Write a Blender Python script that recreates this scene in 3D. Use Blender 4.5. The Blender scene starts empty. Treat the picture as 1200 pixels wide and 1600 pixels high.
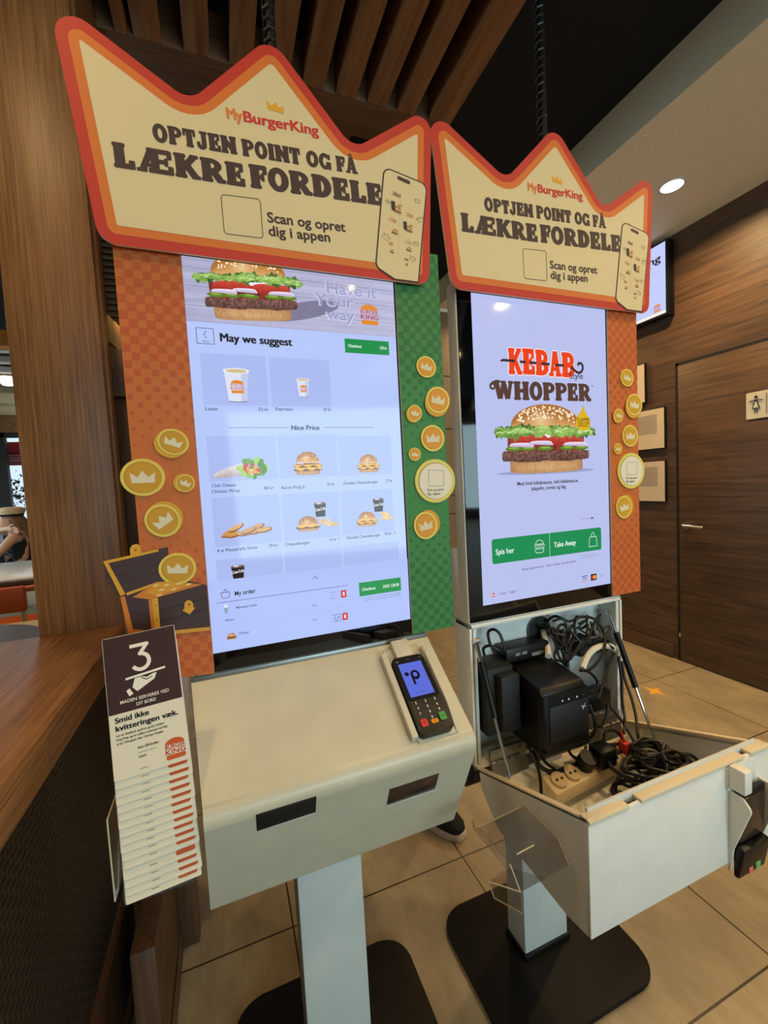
import bpy, bmesh, math, random
from mathutils import Vector, Matrix, Euler
random.seed(7)
SC = bpy.context.scene
COL = SC.collection
PI = math.pi

# ------------------------------------------------------------------ camera
cam_d = bpy.data.cameras.new('camera')
cam = bpy.data.objects.new('camera', cam_d)
COL.objects.link(cam)
cam_d.sensor_fit = 'VERTICAL'
cam_d.sensor_height = 24.0
cam_d.sensor_width = 18.0
cam_d.lens = 660.66 * 24.0 / 1600.0
cam_d.clip_start = 0.02
RIGHT = Vector((0.9334979, -0.35456637, -0.05351971))
DOWN = Vector((-0.07210103, -0.03939289, -0.99661911))
FWD = Vector((0.35125932, 0.93420067, -0.06233778))
m = Matrix.Identity(4)
for i in range(3):
    m[i][0] = RIGHT[i]
    m[i][1] = -DOWN[i]
    m[i][2] = -FWD[i]
m[2][3] = 1.32
cam.matrix_world = m
SC.camera = cam

# ------------------------------------------------------------------ view, world, lights
vs = SC.view_settings
vs.view_transform = 'Standard'
vs.look = 'None'
vs.exposure = 0.0
vs.gamma = 1.0
vs.use_curve_mapping = False
w = bpy.data.worlds.new('world')
SC.world = w
w.use_nodes = True
w.node_tree.nodes['Background'].inputs[0].default_value = (0.97, 0.97, 0.95, 1)
w.node_tree.nodes['Background'].inputs[1].default_value = 0.12


def area(name, loc, target, sx, sy, power, color, shape='RECTANGLE', spread=180):
    d = bpy.data.lights.new(name, 'AREA')
    d.shape = shape
    d.size = sx
    d.size_y = sy
    d.energy = power
    d.color = color
    d.spread = math.radians(spread)
    o = bpy.data.objects.new(name, d)
    COL.objects.link(o)
    o.location = loc
    o.rotation_euler = (Vector(target) - Vector(loc)).to_track_quat('-Z', 'Y').to_euler()
    return o


DAY = (0.62, 0.90, 1.0)
WARM = (1.0, 0.68, 0.32)
# daylight through the restaurant's front windows (behind the camera) and its side windows
area('window_daylight', (1.9, -4.6, 1.40), (0.6, 1.0, 0.8), 3.6, 2.2, 190, DAY)
area('side_window_daylight', (-4.2, 5.0, 1.6), (-1.5, 3.0, 0.7), 3.0, 1.8, 60, DAY)
# ceiling downlights
for lx, ly, lz, pw in ((0.96, -1.42, 2.80, 9), (-0.50, 0.60, 2.72, 4.5), (-0.30, -0.20, 2.72, 3.0), (0.55, -0.25, 2.72, 6.0), (1.30, -0.05, 2.84, 4.5), (2.398, 1.663, 2.8565, 19),
                       (2.40, 0.15, 2.84, 19), (2.40, -1.5, 2.84, 12), (2.40, 3.2, 2.84, 18)):
    area('downlight_lamp', (lx, ly, lz), (lx, ly, 0), 0.10, 0.10, pw, WARM, 'DISK', 150)
area('outdoor_daylight', (-3.5, 11.0, 5.5), (-3.0, 7.6, 1.0), 6.0, 3.0, 420, (0.86, 0.94, 1.0))
area('dining_lamp', (-2.2, 3.6, 2.7), (-2.2, 3.6, 0), 0.5, 0.5, 25, WARM, 'DISK')


# ------------------------------------------------------------------ materials
def lin(c):
    def f(v):
        v = v / 255.0
        return v / 12.92 if v <= 0.04045 else ((v + 0.055) / 1.055) ** 2.4
    return (f(c[0]), f(c[1]), f(c[2]), 1.0)


def new_mat(name):
    mt = bpy.data.materials.new(name)
    mt.use_nodes = True
    return mt, mt.node_tree.nodes, mt.node_tree.links, mt.node_tree.nodes['Principled BSDF']


def mat(name, col, rough=0.5, metal=0.0, spec=0.5, mottle=0.0, mscale=30.0, bump=0.0, bscale=200.0, coat=0.0):
    mt, n, l, b = new_mat(name)
    c = lin(col)
    b.inputs['Roughness'].default_value = rough
    b.inputs['Metallic'].default_value = metal
    b.inputs['Specular IOR Level'].default_value = spec
    b.inputs['Coat Weight'].default_value = coat
    b.inputs['Coat Roughness'].default_value = 0.08
    b.inputs['Base Color'].default_value = c
    if mottle > 0 or bump > 0:
        geo = n.new('ShaderNodeNewGeometry')
    if mottle > 0:
        nz = n.new('ShaderNodeTexNoise')
        nz.inputs['Scale'].default_value = mscale
        nz.inputs['Detail'].default_value = 5
        l.new(geo.outputs['Position'], nz.inputs['Vector'])
        cr = n.new('ShaderNodeValToRGB')
        cr.color_ramp.elements[0].position = 0.3
        cr.color_ramp.elements[1].position = 0.7
        cr.color_ramp.elements[0].color = [v * (1 - mottle) for v in c[:3]] + [1]
        cr.color_ramp.elements[1].color = [min(1, v * (1 + mottle)) for v in c[:3]] + [1]
        l.new(nz.outputs['Fac'], cr.inputs['Fac'])
        l.new(cr.outputs['Color'], b.inputs['Base Color'])
    if bump > 0:
        nb = n.new('ShaderNodeTexNoise')
        nb.inputs['Scale'].default_value = bscale
        nb.inputs['Detail'].default_value = 3
        l.new(geo.outputs['Position'], nb.inputs['Vector'])
        bp = n.new('ShaderNodeBump')
        bp.inputs['Strength'].default_value = bump
        bp.inputs['Distance'].default_value = 0.002
        l.new(nb.outputs['Fac'], bp.inputs['Height'])
        l.new(bp.outputs['Normal'], b.inputs['Normal'])
    return mt


def wood(name, dark, light, axis='Z', fine=90.0, rough=0.45, bump=0.25, along=0.035, contrast=(0.32, 0.7), figure=0.07):
    """wood with long grain along a world axis: broad figure plus fine pores"""
    mt, n, l, b = new_mat(name)
    geo = n.new('ShaderNodeNewGeometry')
    mp = n.new('ShaderNodeMapping')
    sc = [1.0, 1.0, 1.0]
    sc['XYZ'.index(axis)] = along
    mp.inputs['Scale'].default_value = sc
    l.new(geo.outputs['Position'], mp.inputs['Vector'])
    n1 = n.new('ShaderNodeTexNoise')
    n1.inputs['Scale'].default_value = fine
    n1.inputs['Detail'].default_value = 6
    n1.inputs['Roughness'].default_value = 0.65
    l.new(mp.outputs['Vector'], n1.inputs['Vector'])
    mp2 = n.new('ShaderNodeMapping')
    sc2 = [1.0, 1.0, 1.0]
    sc2['XYZ'.index(axis)] = 0.16
    mp2.inputs['Scale'].default_value = sc2
    l.new(geo.outputs['Position'], mp2.inputs['Vector'])
    n2 = n.new('ShaderNodeTexNoise')
    n2.inputs['Scale'].default_value = 6.5
    n2.inputs['Detail'].default_value = 3
    n2.inputs['Distortion'].default_value = 0.6
    l.new(mp2.outputs['Vector'], n2.inputs['Vector'])
    wv = n.new('ShaderNodeMath')
    wv.operation = 'MULTIPLY'
    wv.inputs[1].default_value = 38.0
    l.new(n2.outputs['Fac'], wv.inputs[0])
    sn = n.new('ShaderNodeMath')
    sn.operation = 'SINE'
    l.new(wv.outputs[0], sn.inputs[0])
    ad = n.new('ShaderNodeMath')
    ad.operation = 'MULTIPLY_ADD'
    ad.inputs[1].default_value = figure
    l.new(sn.outputs[0], ad.inputs[0])
    l.new(n1.outputs['Fac'], ad.inputs[2])
    cr = n.new('ShaderNodeValToRGB')
    cr.color_ramp.elements[0].position = contrast[0]
    cr.color_ramp.elements[1].position = contrast[1]
    cr.color_ramp.elements[0].color = lin(dark)
    cr.color_ramp.elements[1].color = lin(light)
    l.new(ad.outputs[0], cr.inputs['Fac'])
    l.new(cr.outputs['Color'], b.inputs['Base Color'])
    b.inputs['Roughness'].default_value = rough
    bp = n.new('ShaderNodeBump')
    bp.inputs['Strength'].default_value = bump
    bp.inputs['Distance'].default_value = 0.001
    l.new(n1.outputs['Fac'], bp.inputs['Height'])
    l.new(bp.outputs['Normal'], b.inputs['Normal'])
    return mt


def print_mat(name, emit=False, rough=0.55, coat=0.0):
    """colours of printed or displayed artwork come from the mesh colour attribute"""
    mt, n, l, b = new_mat(name)
    at = n.new('ShaderNodeAttribute')
    at.attribute_name = 'Col'
    if emit:
        b.inputs['Base Color'].default_value = (0.01, 0.01, 0.012, 1)
        l.new(at.outputs['Color'], b.inputs['Emission Color'])
        b.inputs['Emission Strength'].default_value = 1.0
        b.inputs['Roughness'].default_value = 0.06
        b.inputs['Specular IOR Level'].default_value = 0.28
    else:
        l.new(at.outputs['Color'], b.inputs['Base Color'])
        b.inputs['Roughness'].default_value = rough
        b.inputs['Coat Weight'].default_value = coat
    return mt


def floor_mat():
    mt, n, l, b = new_mat('beige_stone_tile')
    geo = n.new('ShaderNodeNewGeometry')
    mp = n.new('ShaderNodeMapping')
    mp.inputs['Location'].default_value = (-0.103 + 0.5915 * 20, -1.247 + 0.611 * 20, 0)
    l.new(geo.outputs['Position'], mp.inputs['Vector'])
    br = n.new('ShaderNodeTexBrick')
    br.offset = 0.0
    br.squash = 1.0
    br.inputs['Scale'].default_value = 1.0
    br.inputs['Brick Width'].default_value = 0.5915
    br.inputs['Row Height'].default_value = 0.611
    br.inputs['Mortar Size'].default_value = 0.0028
    br.inputs['Mortar Smooth'].default_value = 0.1
    br.inputs['Color1'].default_value = (1, 1, 1, 1)
    br.inputs['Color2'].default_value = (0.82, 0.82, 0.82, 1)
    br.inputs['Mortar'].default_value = (0.10, 0.09, 0.08, 1)
    l.new(mp.outputs['Vector'], br.inputs['Vector'])
    nz = n.new('ShaderNodeTexNoise')
    nz.inputs['Scale'].default_value = 9
    nz.inputs['Detail'].default_value = 8
    nz.inputs['Roughness'].default_value = 0.7
    mp2 = n.new('ShaderNodeMapping')
    mp2.inputs['Scale'].default_value = (1.0, 0.35, 1.0)
    l.new(geo.outputs['Position'], mp2.inputs['Vector'])
    l.new(mp2.outputs['Vector'], nz.inputs['Vector'])
    cr = n.new('ShaderNodeValToRGB')
    cr.color_ramp.elements[0].position = 0.3
    cr.color_ramp.elements[1].position = 0.72
    cr.color_ramp.elements[0].color = lin((138, 122, 98))
    cr.color_ramp.elements[1].color = lin((182, 164, 132))
    l.new(nz.outputs['Fac'], cr.inputs['Fac'])
    mx = n.new('ShaderNodeMix')
    mx.data_type = 'RGBA'
    mx.blend_type = 'MULTIPLY'
    mx.inputs[0].default_value = 1.0
    l.new(cr.outputs['Color'], mx.inputs[6])
    l.new(br.outputs['Color'], mx.inputs[7])
    l.new(mx.outputs[2], b.inputs['Base Color'])
    b.inputs['Roughness'].default_value = 0.42
    bp = n.new('ShaderNodeBump')
    bp.inputs['Strength'].default_value = 0.6
    bp.inputs['Distance'].default_value = 0.002
    inv = n.new('ShaderNodeMath')
    inv.operation = 'SUBTRACT'
    inv.inputs[0].default_value = 1.0
    l.new(br.outputs['Fac'], inv.inputs[1])
    l.new(inv.outputs[0], bp.inputs['Height'])
    l.new(bp.outputs['Normal'], b.inputs['Normal'])
    return mt


def mesh_mat():
    """black expanded-metal mesh: slanted open holes in a dark sheet"""
    mt, n, l, b = new_mat('black_expanded_mesh')
    geo = n.new('ShaderNodeNewGeometry')
    sp = n.new('ShaderNodeSeparateXYZ')
    l.new(geo.outputs['Position'], sp.inputs[0])
    cb = n.new('ShaderNodeCombineXYZ')
    l.new(sp.outputs['Y'], cb.inputs['X'])
    l.new(sp.outputs['Z'], cb.inputs['Y'])
    br = n.new('ShaderNodeTexBrick')
    br.offset = 0.5
    br.inputs['Scale'].default_value = 1.0
    br.inputs['Brick Width'].default_value = 0.024
    br.inputs['Row Height'].default_value = 0.0125
    br.inputs['Mortar Size'].default_value = 0.0021
    br.inputs['Mortar Smooth'].default_value = 0.25
    br.inputs['Color1'].default_value = (0.002, 0.002, 0.002, 1)
    br.inputs['Color2'].default_value = (0.002, 0.002, 0.002, 1)
    br.inputs['Mortar'].default_value = lin((54, 41, 33))
    l.new(cb.outputs[0], br.inputs['Vector'])
    l.new(br.outputs['Color'], b.inputs['Base Color'])
    b.inputs['Roughness'].default_value = 0.5
    bp = n.new('ShaderNodeBump')
    bp.inputs['Strength'].default_value = 0.8
    bp.inputs['Distance'].default_value = 0.002
    l.new(br.outputs['Fac'], bp.inputs['Height'])
    l.new(bp.outputs['Normal'], b.inputs['Normal'])
    return mt


def glass_mat(name, tint=(1, 1, 1), rough=0.02, base=0.05):
    """thin clear sheet: mostly straight-through with a glossy film, so lamps still reach what is behind"""
    mt = bpy.data.materials.new(name)
    mt.use_nodes = True
    n, l = mt.node_tree.nodes, mt.node_tree.links
    out = n['Material Output']
    n.remove(n['Principled BSDF'])
    tr = n.new('ShaderNodeBsdfTransparent')
    tr.inputs[0].default_value = (*tint, 1)
    gl = n.new('ShaderNodeBsdfGlossy')
    gl.inputs['Roughness'].default_value = rough
    lw = n.new('ShaderNodeLayerWeight')
    lw.inputs['Blend'].default_value = 0.5
    pw = n.new('ShaderNodeMath')
    pw.operation = 'POWER'
    pw.inputs[1].default_value = 4.0
    l.new(lw.outputs['Facing'], pw.inputs[0])
    fr = n.new('ShaderNodeMath')
    fr.operation = 'MULTIPLY_ADD'
    fr.inputs[1].default_value = 0.7
    fr.inputs[2].default_value = base
    l.new(pw.outputs[0], fr.inputs[0])
    mx = n.new('ShaderNodeMixShader')
    l.new(fr.outputs[0], mx.inputs[0])
    l.new(tr.outputs[0], mx.inputs[1])
    l.new(gl.outputs[0], mx.inputs[2])
    l.new(mx.outputs[0], out.inputs[0])
    return mt


def emit_mat(name, col, strength):
    mt, n, l, b = new_mat(name)
    b.inputs['Base Color'].default_value = (0.05, 0.05, 0.05, 1)
    b.inputs['Emission Color'].default_value = lin(col)
    b.inputs['Emission Strength'].default_value = strength
    return mt


M = {}
M['oak'] = wood('brown_oak', (106, 66, 33), (158, 107, 59), 'Z', fine=260, along=0.022, figure=0.025, contrast=(0.32, 0.69))
M['oak_y'] = wood('brown_oak_counter', (112, 74, 42), (180, 130, 82), 'Y', fine=200, rough=0.36, along=0.02, figure=0.05)
M['slat'] = wood('ceiling_slat_wood', (116, 76, 42), (156, 110, 68), 'Y', fine=70, rough=0.55)
M['beam'] = wood('ceiling_beam_wood', (84, 54, 30), (112, 76, 46), 'X', fine=70, rough=0.55)
M['dark_wood'] = wood('dark_wall_laminate', (64, 45, 31), (104, 76, 52), 'Y', fine=70, rough=0.48, along=0.022)
M['post'] = wood('dark_post_wood', (64, 42, 26), (98, 66, 42), 'Z', fine=90)
M['tile'] = floor_mat()
M['mesh'] = mesh_mat()
M['cream'] = mat('cream_paint', (236, 222, 190), 0.7, mottle=0.03, mscale=60)
M['black_ceiling'] = mat('black_ceiling_paint', (10, 9, 8), 0.9)
M['taupe_tile'] = mat('taupe_wall_tile', (128, 108, 80), 0.35)
M['white'] = mat('white_powder_coat', (230, 229, 220), 0.38, mottle=0.03, mscale=25, bump=0.05, bscale=900)
M['aged'] = mat('aged_white_coat', (200, 193, 168), 0.36, mottle=0.04, mscale=18, bump=0.05, bscale=900)
M['white_b'] = mat('white_powder_coat_leg', (204, 209, 204), 0.42, mottle=0.02, mscale=25)
M['sheet'] = mat('galvanised_sheet', (222, 226, 222), 0.45, metal=0.1, mottle=0.08, mscale=12)
M['steel'] = mat('polished_steel', (205, 205, 205), 0.18, metal=1.0)
M['zinc'] = mat('zinc_hinge', (150, 152, 150), 0.4, metal=0.9)
M['blackp'] = mat('black_plastic', (10, 10, 11), 0.42, spec=0.35, mottle=0.1, mscale=60)
M['blackm'] = mat('black_matt', (9, 9, 10), 0.6)
M['brownblack'] = mat('dark_base_plate', (15, 12, 11), 0.6, spec=0.25, mottle=0.1, mscale=80)
M['bezel'] = mat('black_glass_bezel', (5, 5, 7), 0.05)
M['slot'] = mat('slot_dark', (6, 6, 6), 0.7)
M['smoke'] = mat('smoked_window', (52, 38, 34), 0.25)
M['print'] = print_mat('printed_board', rough=0.6)
M['card'] = print_mat('printed_card', rough=0.55)
M['card'].node_tree.nodes['Principled BSDF'].inputs['Specular IOR Level'].default_value = 0.2
M['screen'] = print_mat('lit_display', emit=True)
M['acrylic'] = glass_mat('clear_acrylic', (0.84, 0.81, 0.79), rough=0.12, base=0.07)
M['acrylic_edge'] = mat('acrylic_cut_edge', (205, 190, 160), 0.25)
M['glass'] = glass_mat('window_glass')
M['cable'] = mat('black_cable', (13, 12, 12), 0.45)
M['white_hose'] = mat('white_hose', (214, 208, 190), 0.5)
M['red'] = mat('red_plastic', (180, 48, 40), 0.5)
M['brass'] = mat('lit_brass_trim', (196, 158, 96), 0.35, metal=0.6, bump=0.3, bscale=300)
M['corr'] = mat('dark_ribbed_metal', (104, 92, 72), 0.4, metal=0.4)
M['notice'] = print_mat('paper_notice', rough=0.6)
M['sign_metal'] = print_mat('brushed_sign', rough=0.3)
M['lamp'] = emit_mat('lamp_diffuser', (255, 236, 196), 6.0)
M['skin'] = mat('skin', (206, 158, 128), 0.5)
M['hair'] = mat('long_brown_hair', (112, 82, 52), 0.6, mottle=0.3, mscale=90)
M['captex'] = mat('beige_cap_cloth', (214, 186, 150), 0.8)
M['black_cloth'] = mat('black_cloth', (20, 20, 24), 0.85)
M['denim'] = mat('dark_denim', (52, 60, 74), 0.85)
M['sole'] = mat('off_white_rubber', (206, 192, 168), 0.6)
M['orange'] = mat('orange_leatherette', (196, 88, 22), 0.5)
M['table_white'] = mat('white_table_laminate', (212, 216, 218), 0.25)
M['wood_edge'] = mat('pale_wood_edge', (206, 182, 140), 0.5)
M['redm'] = mat('dark_red_metal', (150, 16, 30), 0.5)
M['sky'] = emit_mat('bright_sky', (214, 236, 252), 1.15)
M['darkframe'] = mat('dark_window_frame', (34, 32, 32), 0.5)
M['concrete'] = mat('grey_paving', (150, 152, 152), 0.9, mottle=0.1, mscale=4)
M['leaf'] = mat('dark_leaves', (46, 62, 44), 0.8, mottle=0.4, mscale=8)
M['whiteplank'] = mat('white_lattice', (206, 198, 190), 0.6)
M['grey_plate'] = mat('grey_steel_plate', (140, 140, 136), 0.4, metal=0.5)


# ------------------------------------------------------------------ mesh helpers
ROOTM = {}


def reg(o, mw):
    ROOTM[o.name] = mw.copy()


def finish(name, me, material, parent=None, smooth=True, angle=35, local=False):
    mats = material if isinstance(material, (list, tuple)) else [material]
    for q in mats:
        me.materials.append(q)
    if smooth:
        me.shade_smooth()
        me.set_sharp_from_angle(angle=math.radians(angle))
    o = bpy.data.objects.new(name, me)
    COL.objects.link(o)
    if parent is not None:
        o.parent = parent
        mw = ROOTM.get(parent.name, Matrix.Identity(4))
        if not local:
            me.transform(mw.inverted())
        ROOTM[o.name] = mw
    else:
        ROOTM[o.name] = Matrix.Identity(4)
    return o


def obj(name, bm, material, parent=None, smooth=True, angle=35, local=False):
    bmesh.ops.recalc_face_normals(bm, faces=bm.faces)
    me = bpy.data.meshes.new(name)
    bm.to_mesh(me)
    bm.free()
    return finish(name, me, material, parent, smooth, angle, local)


def tag(o, label, cat, group=None, kind=None):
    o['label'] = label
    o['category'] = cat
    if group:
        o['group'] = group
    if kind:
        o['kind'] = kind
    return o


def thing(name, label, cat, loc=(0, 0, 0), group=None, rot=(0, 0, 0)):
    o = bpy.data.objects.new(name, None)
    o.empty_display_size = 0.05
    COL.objects.link(o)
    mw = Matrix.LocRotScale(Vector(loc), Euler(rot), Vector((1, 1, 1)))
    o.matrix_world = mw
    ROOTM[o.name] = mw
    return tag(o, label, cat, group)


def struct(name, bm, material, parent=None, label=None, smooth=True):
    o = obj(name, bm, material, parent, smooth)
    if parent is None:
        o['kind'] = 'structure'
        if label:
            o['label'] = label
            o['category'] = name.split('_')[0]
    return o


def B():
    return bmesh.new()


def box(bm, x0, x1, y0, y1, z0, z1, bev=0.0, seg=2):
    r = bmesh.ops.create_cube(bm, size=1.0)
    vs_ = r['verts']
    for v in vs_:
        v.co = Vector((x0 + (v.co.x + .5) * (x1 - x0), y0 + (v.co.y + .5) * (y1 - y0), z0 + (v.co.z + .5) * (z1 - z0)))
    if bev > 0:
        es = list({e for v in vs_ for e in v.link_edges})
        bmesh.ops.bevel(bm, geom=es, offset=bev, segments=seg, affect='EDGES', profile=0.5, clamp_overlap=True)
    return bm


def hexa(bm, p, bev=0.0, seg=2):
    """eight corners: bottom loop 0-3, top loop 4-7"""
    v = [bm.verts.new(q) for q in p]
    fs = [(3, 2, 1, 0), (4, 5, 6, 7), (0, 1, 5, 4), (1, 2, 6, 5), (2, 3, 7, 6), (3, 0, 4, 7)]
    for f in fs:
        bm.faces.new([v[i] for i in f])
    if bev > 0:
        es = list({e for q in v for e in q.link_edges})
        bmesh.ops.bevel(bm, geom=es, offset=bev, segments=seg, affect='EDGES', profile=0.5, clamp_overlap=True)
    return bm


def prism(bm, pts, fn0, fn1, bev=0.0, seg=2):
    """closed polygon pts (2d) mapped by fn0 / fn1 to two 3d loops"""
    a = [bm.verts.new(fn0(*q)) for q in pts]
    b = [bm.verts.new(fn1(*q)) for q in pts]
    k = len(pts)
    bm.faces.new(a)
    bm.faces.new(list(reversed(b)))
    for i in range(k):
        bm.faces.new([a[(i + 1) % k], a[i], b[i], b[(i + 1) % k]])
    if bev > 0:
        es = list({e for q in a + b for e in q.link_edges})
        bmesh.ops.bevel(bm, geom=es, offset=bev, segments=seg, affect='EDGES', profile=0.5, clamp_overlap=True)
    return bm


def catmull(pts, k=6):
    p = [Vector(q) for q in pts]
    if len(p) < 3:
        return p
    out = []
    for i in range(len(p) - 1):
        a, b, c, d = p[max(i - 1, 0)], p[i], p[i + 1], p[min(i + 2, len(p) - 1)]
        for j in range(k):
            t = j / k
            out.append(0.5 * ((2 * b) + (c - a) * t + (2 * a - 5 * b + 4 * c - d) * t * t + (3 * b - a - 3 * c + d) * t ** 3))
    out.append(p[-1])
    return out


def tube(bm, pts, r, n=8, smooth=6, caps=True):
    P = catmull(pts, smooth) if smooth else [Vector(q) for q in pts]
    k = len(P)
    up = None
    rings = []
    for i in range(k):
        t = (P[min(i + 1, k - 1)] - P[max(i - 1, 0)])
        if t.length < 1e-9:
            t = Vector((0, 0, 1))
        t.normalize()
        if up is None:
            up = t.orthogonal().normalized()
        else:
            up = (up - t * up.dot(t))
            up = up.normalized() if up.length > 1e-6 else t.orthogonal().normalized()
        s = t.cross(up)
        rr = r if not callable(r) else r(i / (k - 1))
        rings.append([bm.verts.new(P[i] + (up * math.cos(2 * PI * j / n) + s * math.sin(2 * PI * j / n)) * rr) for j in range(n)])
    for i in range(k - 1):
        for j in range(n):
            bm.faces.new([rings[i][j], rings[i][(j + 1) % n], rings[i + 1][(j + 1) % n], rings[i + 1][j]])
    if caps:
        bm.faces.new(list(reversed(rings[0])))
        bm.faces.new(rings[-1])
    return bm


def lathe(bm, prof, cx, cy, n=24, cap=True):
    rings = []
    for r, z in prof:
        rings.append([bm.verts.new((cx + r * math.cos(2 * PI * j / n), cy + r * math.sin(2 * PI * j / n), z)) for j in range(n)])
    for i in range(len(rings) - 1):
        for j in range(n):
            bm.faces.new([rings[i][j], rings[i][(j + 1) % n], rings[i + 1][(j + 1) % n], rings[i + 1][j]])
    if cap:
        bm.faces.new(list(reversed(rings[0])))
        bm.faces.new(rings[-1])
    return bm


def rrect(x0, x1, z0, z1, r, n=5):
    out = []
    for cx, cz, a0 in ((x1 - r, z1 - r, 0), (x0 + r, z1 - r, 90), (x0 + r, z0 + r, 180), (x1 - r, z0 + r, 270)):
        for i in range(n + 1):
            a = math.radians(a0 + 90 * i / n)
            out.append((cx + r * math.cos(a), cz + r * math.sin(a)))
    return out


def fillet(P, R, n=7):
    out = []
    k = len(P)
    for i in range(k):
        a, b, c = Vector(P[i - 1]), Vector(P[i]), Vector(P[(i + 1) % k])
        r = R[i] if isinstance(R, (list, tuple)) else R
        u, v = (a - b).normalized(), (c - b).normalized()
        ang = u.angle(v)
        if r < 1e-5:
            out.append((b.x, b.y))
            continue
        d = min(r / math.tan(ang / 2), (a - b).length * .49, (c - b).length * .49)
        r2 = d * math.tan(ang / 2)
        ctr = b + (u + v).normalized() * (r2 / math.sin(ang / 2))
        p0, p1 = b + u * d - ctr, b + v * d - ctr
        a0 = math.atan2(p0.y, p0.x)
        a1 = math.atan2(p1.y, p1.x)
        da = (a1 - a0 + PI) % (2 * PI) - PI
        for j in range(n + 1):
            t = a0 + da * j / n
            out.append((ctr.x + r2 * math.cos(t), ctr.y + r2 * math.sin(t)))
    return out


def inset(P, d):
    """parallel offset of a polygon towards its inside"""
    k = len(P)
    area2 = sum(P[i][0] * P[(i + 1) % k][1] - P[(i + 1) % k][0] * P[i][1] for i in range(k))
    sg = 1 if area2 > 0 else -1
    out = []
    for i in range(k):
        a, b, c = Vector(P[i - 1]), Vector(P[i]), Vector(P[(i + 1) % k])
        e1, e2 = (b - a).normalized(), (c - b).normalized()
        n1, n2 = Vector((-e1.y, e1.x)) * sg, Vector((-e2.y, e2.x)) * sg
        bis = (n1 + n2)
        out.append(tuple(b + bis * (d / (1 + n1.dot(n2)))))
    return out

# ------------------------------------------------------------------ flat artwork (prints and displays)
_font_cache = {}


def glyph_mesh(s, bold):
    key = (s, round(bold, 3))
    if key not in _font_cache:
        c = bpy.data.curves.new('lettering', 'FONT')
        c.body = s
        c.offset = bold
        c.dimensions = '2D'
        c.fill_mode = 'FRONT'
        c.resolution_u = 3
        o = bpy.data.objects.new('lettering', c)
        COL.objects.link(o)
        dg = bpy.context.evaluated_depsgraph_get()
        me = bpy.data.meshes.new_from_object(o.evaluated_get(dg))
        v = [(q.co.x, q.co.y) for q in me.vertices]
        f = [tuple(p.vertices) for p in me.polygons]
        bpy.data.objects.remove(o)
        bpy.data.curves.remove(c)
        bpy.data.meshes.remove(me)
        _font_cache[key] = (v, f)
    return _font_cache[key]


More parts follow.
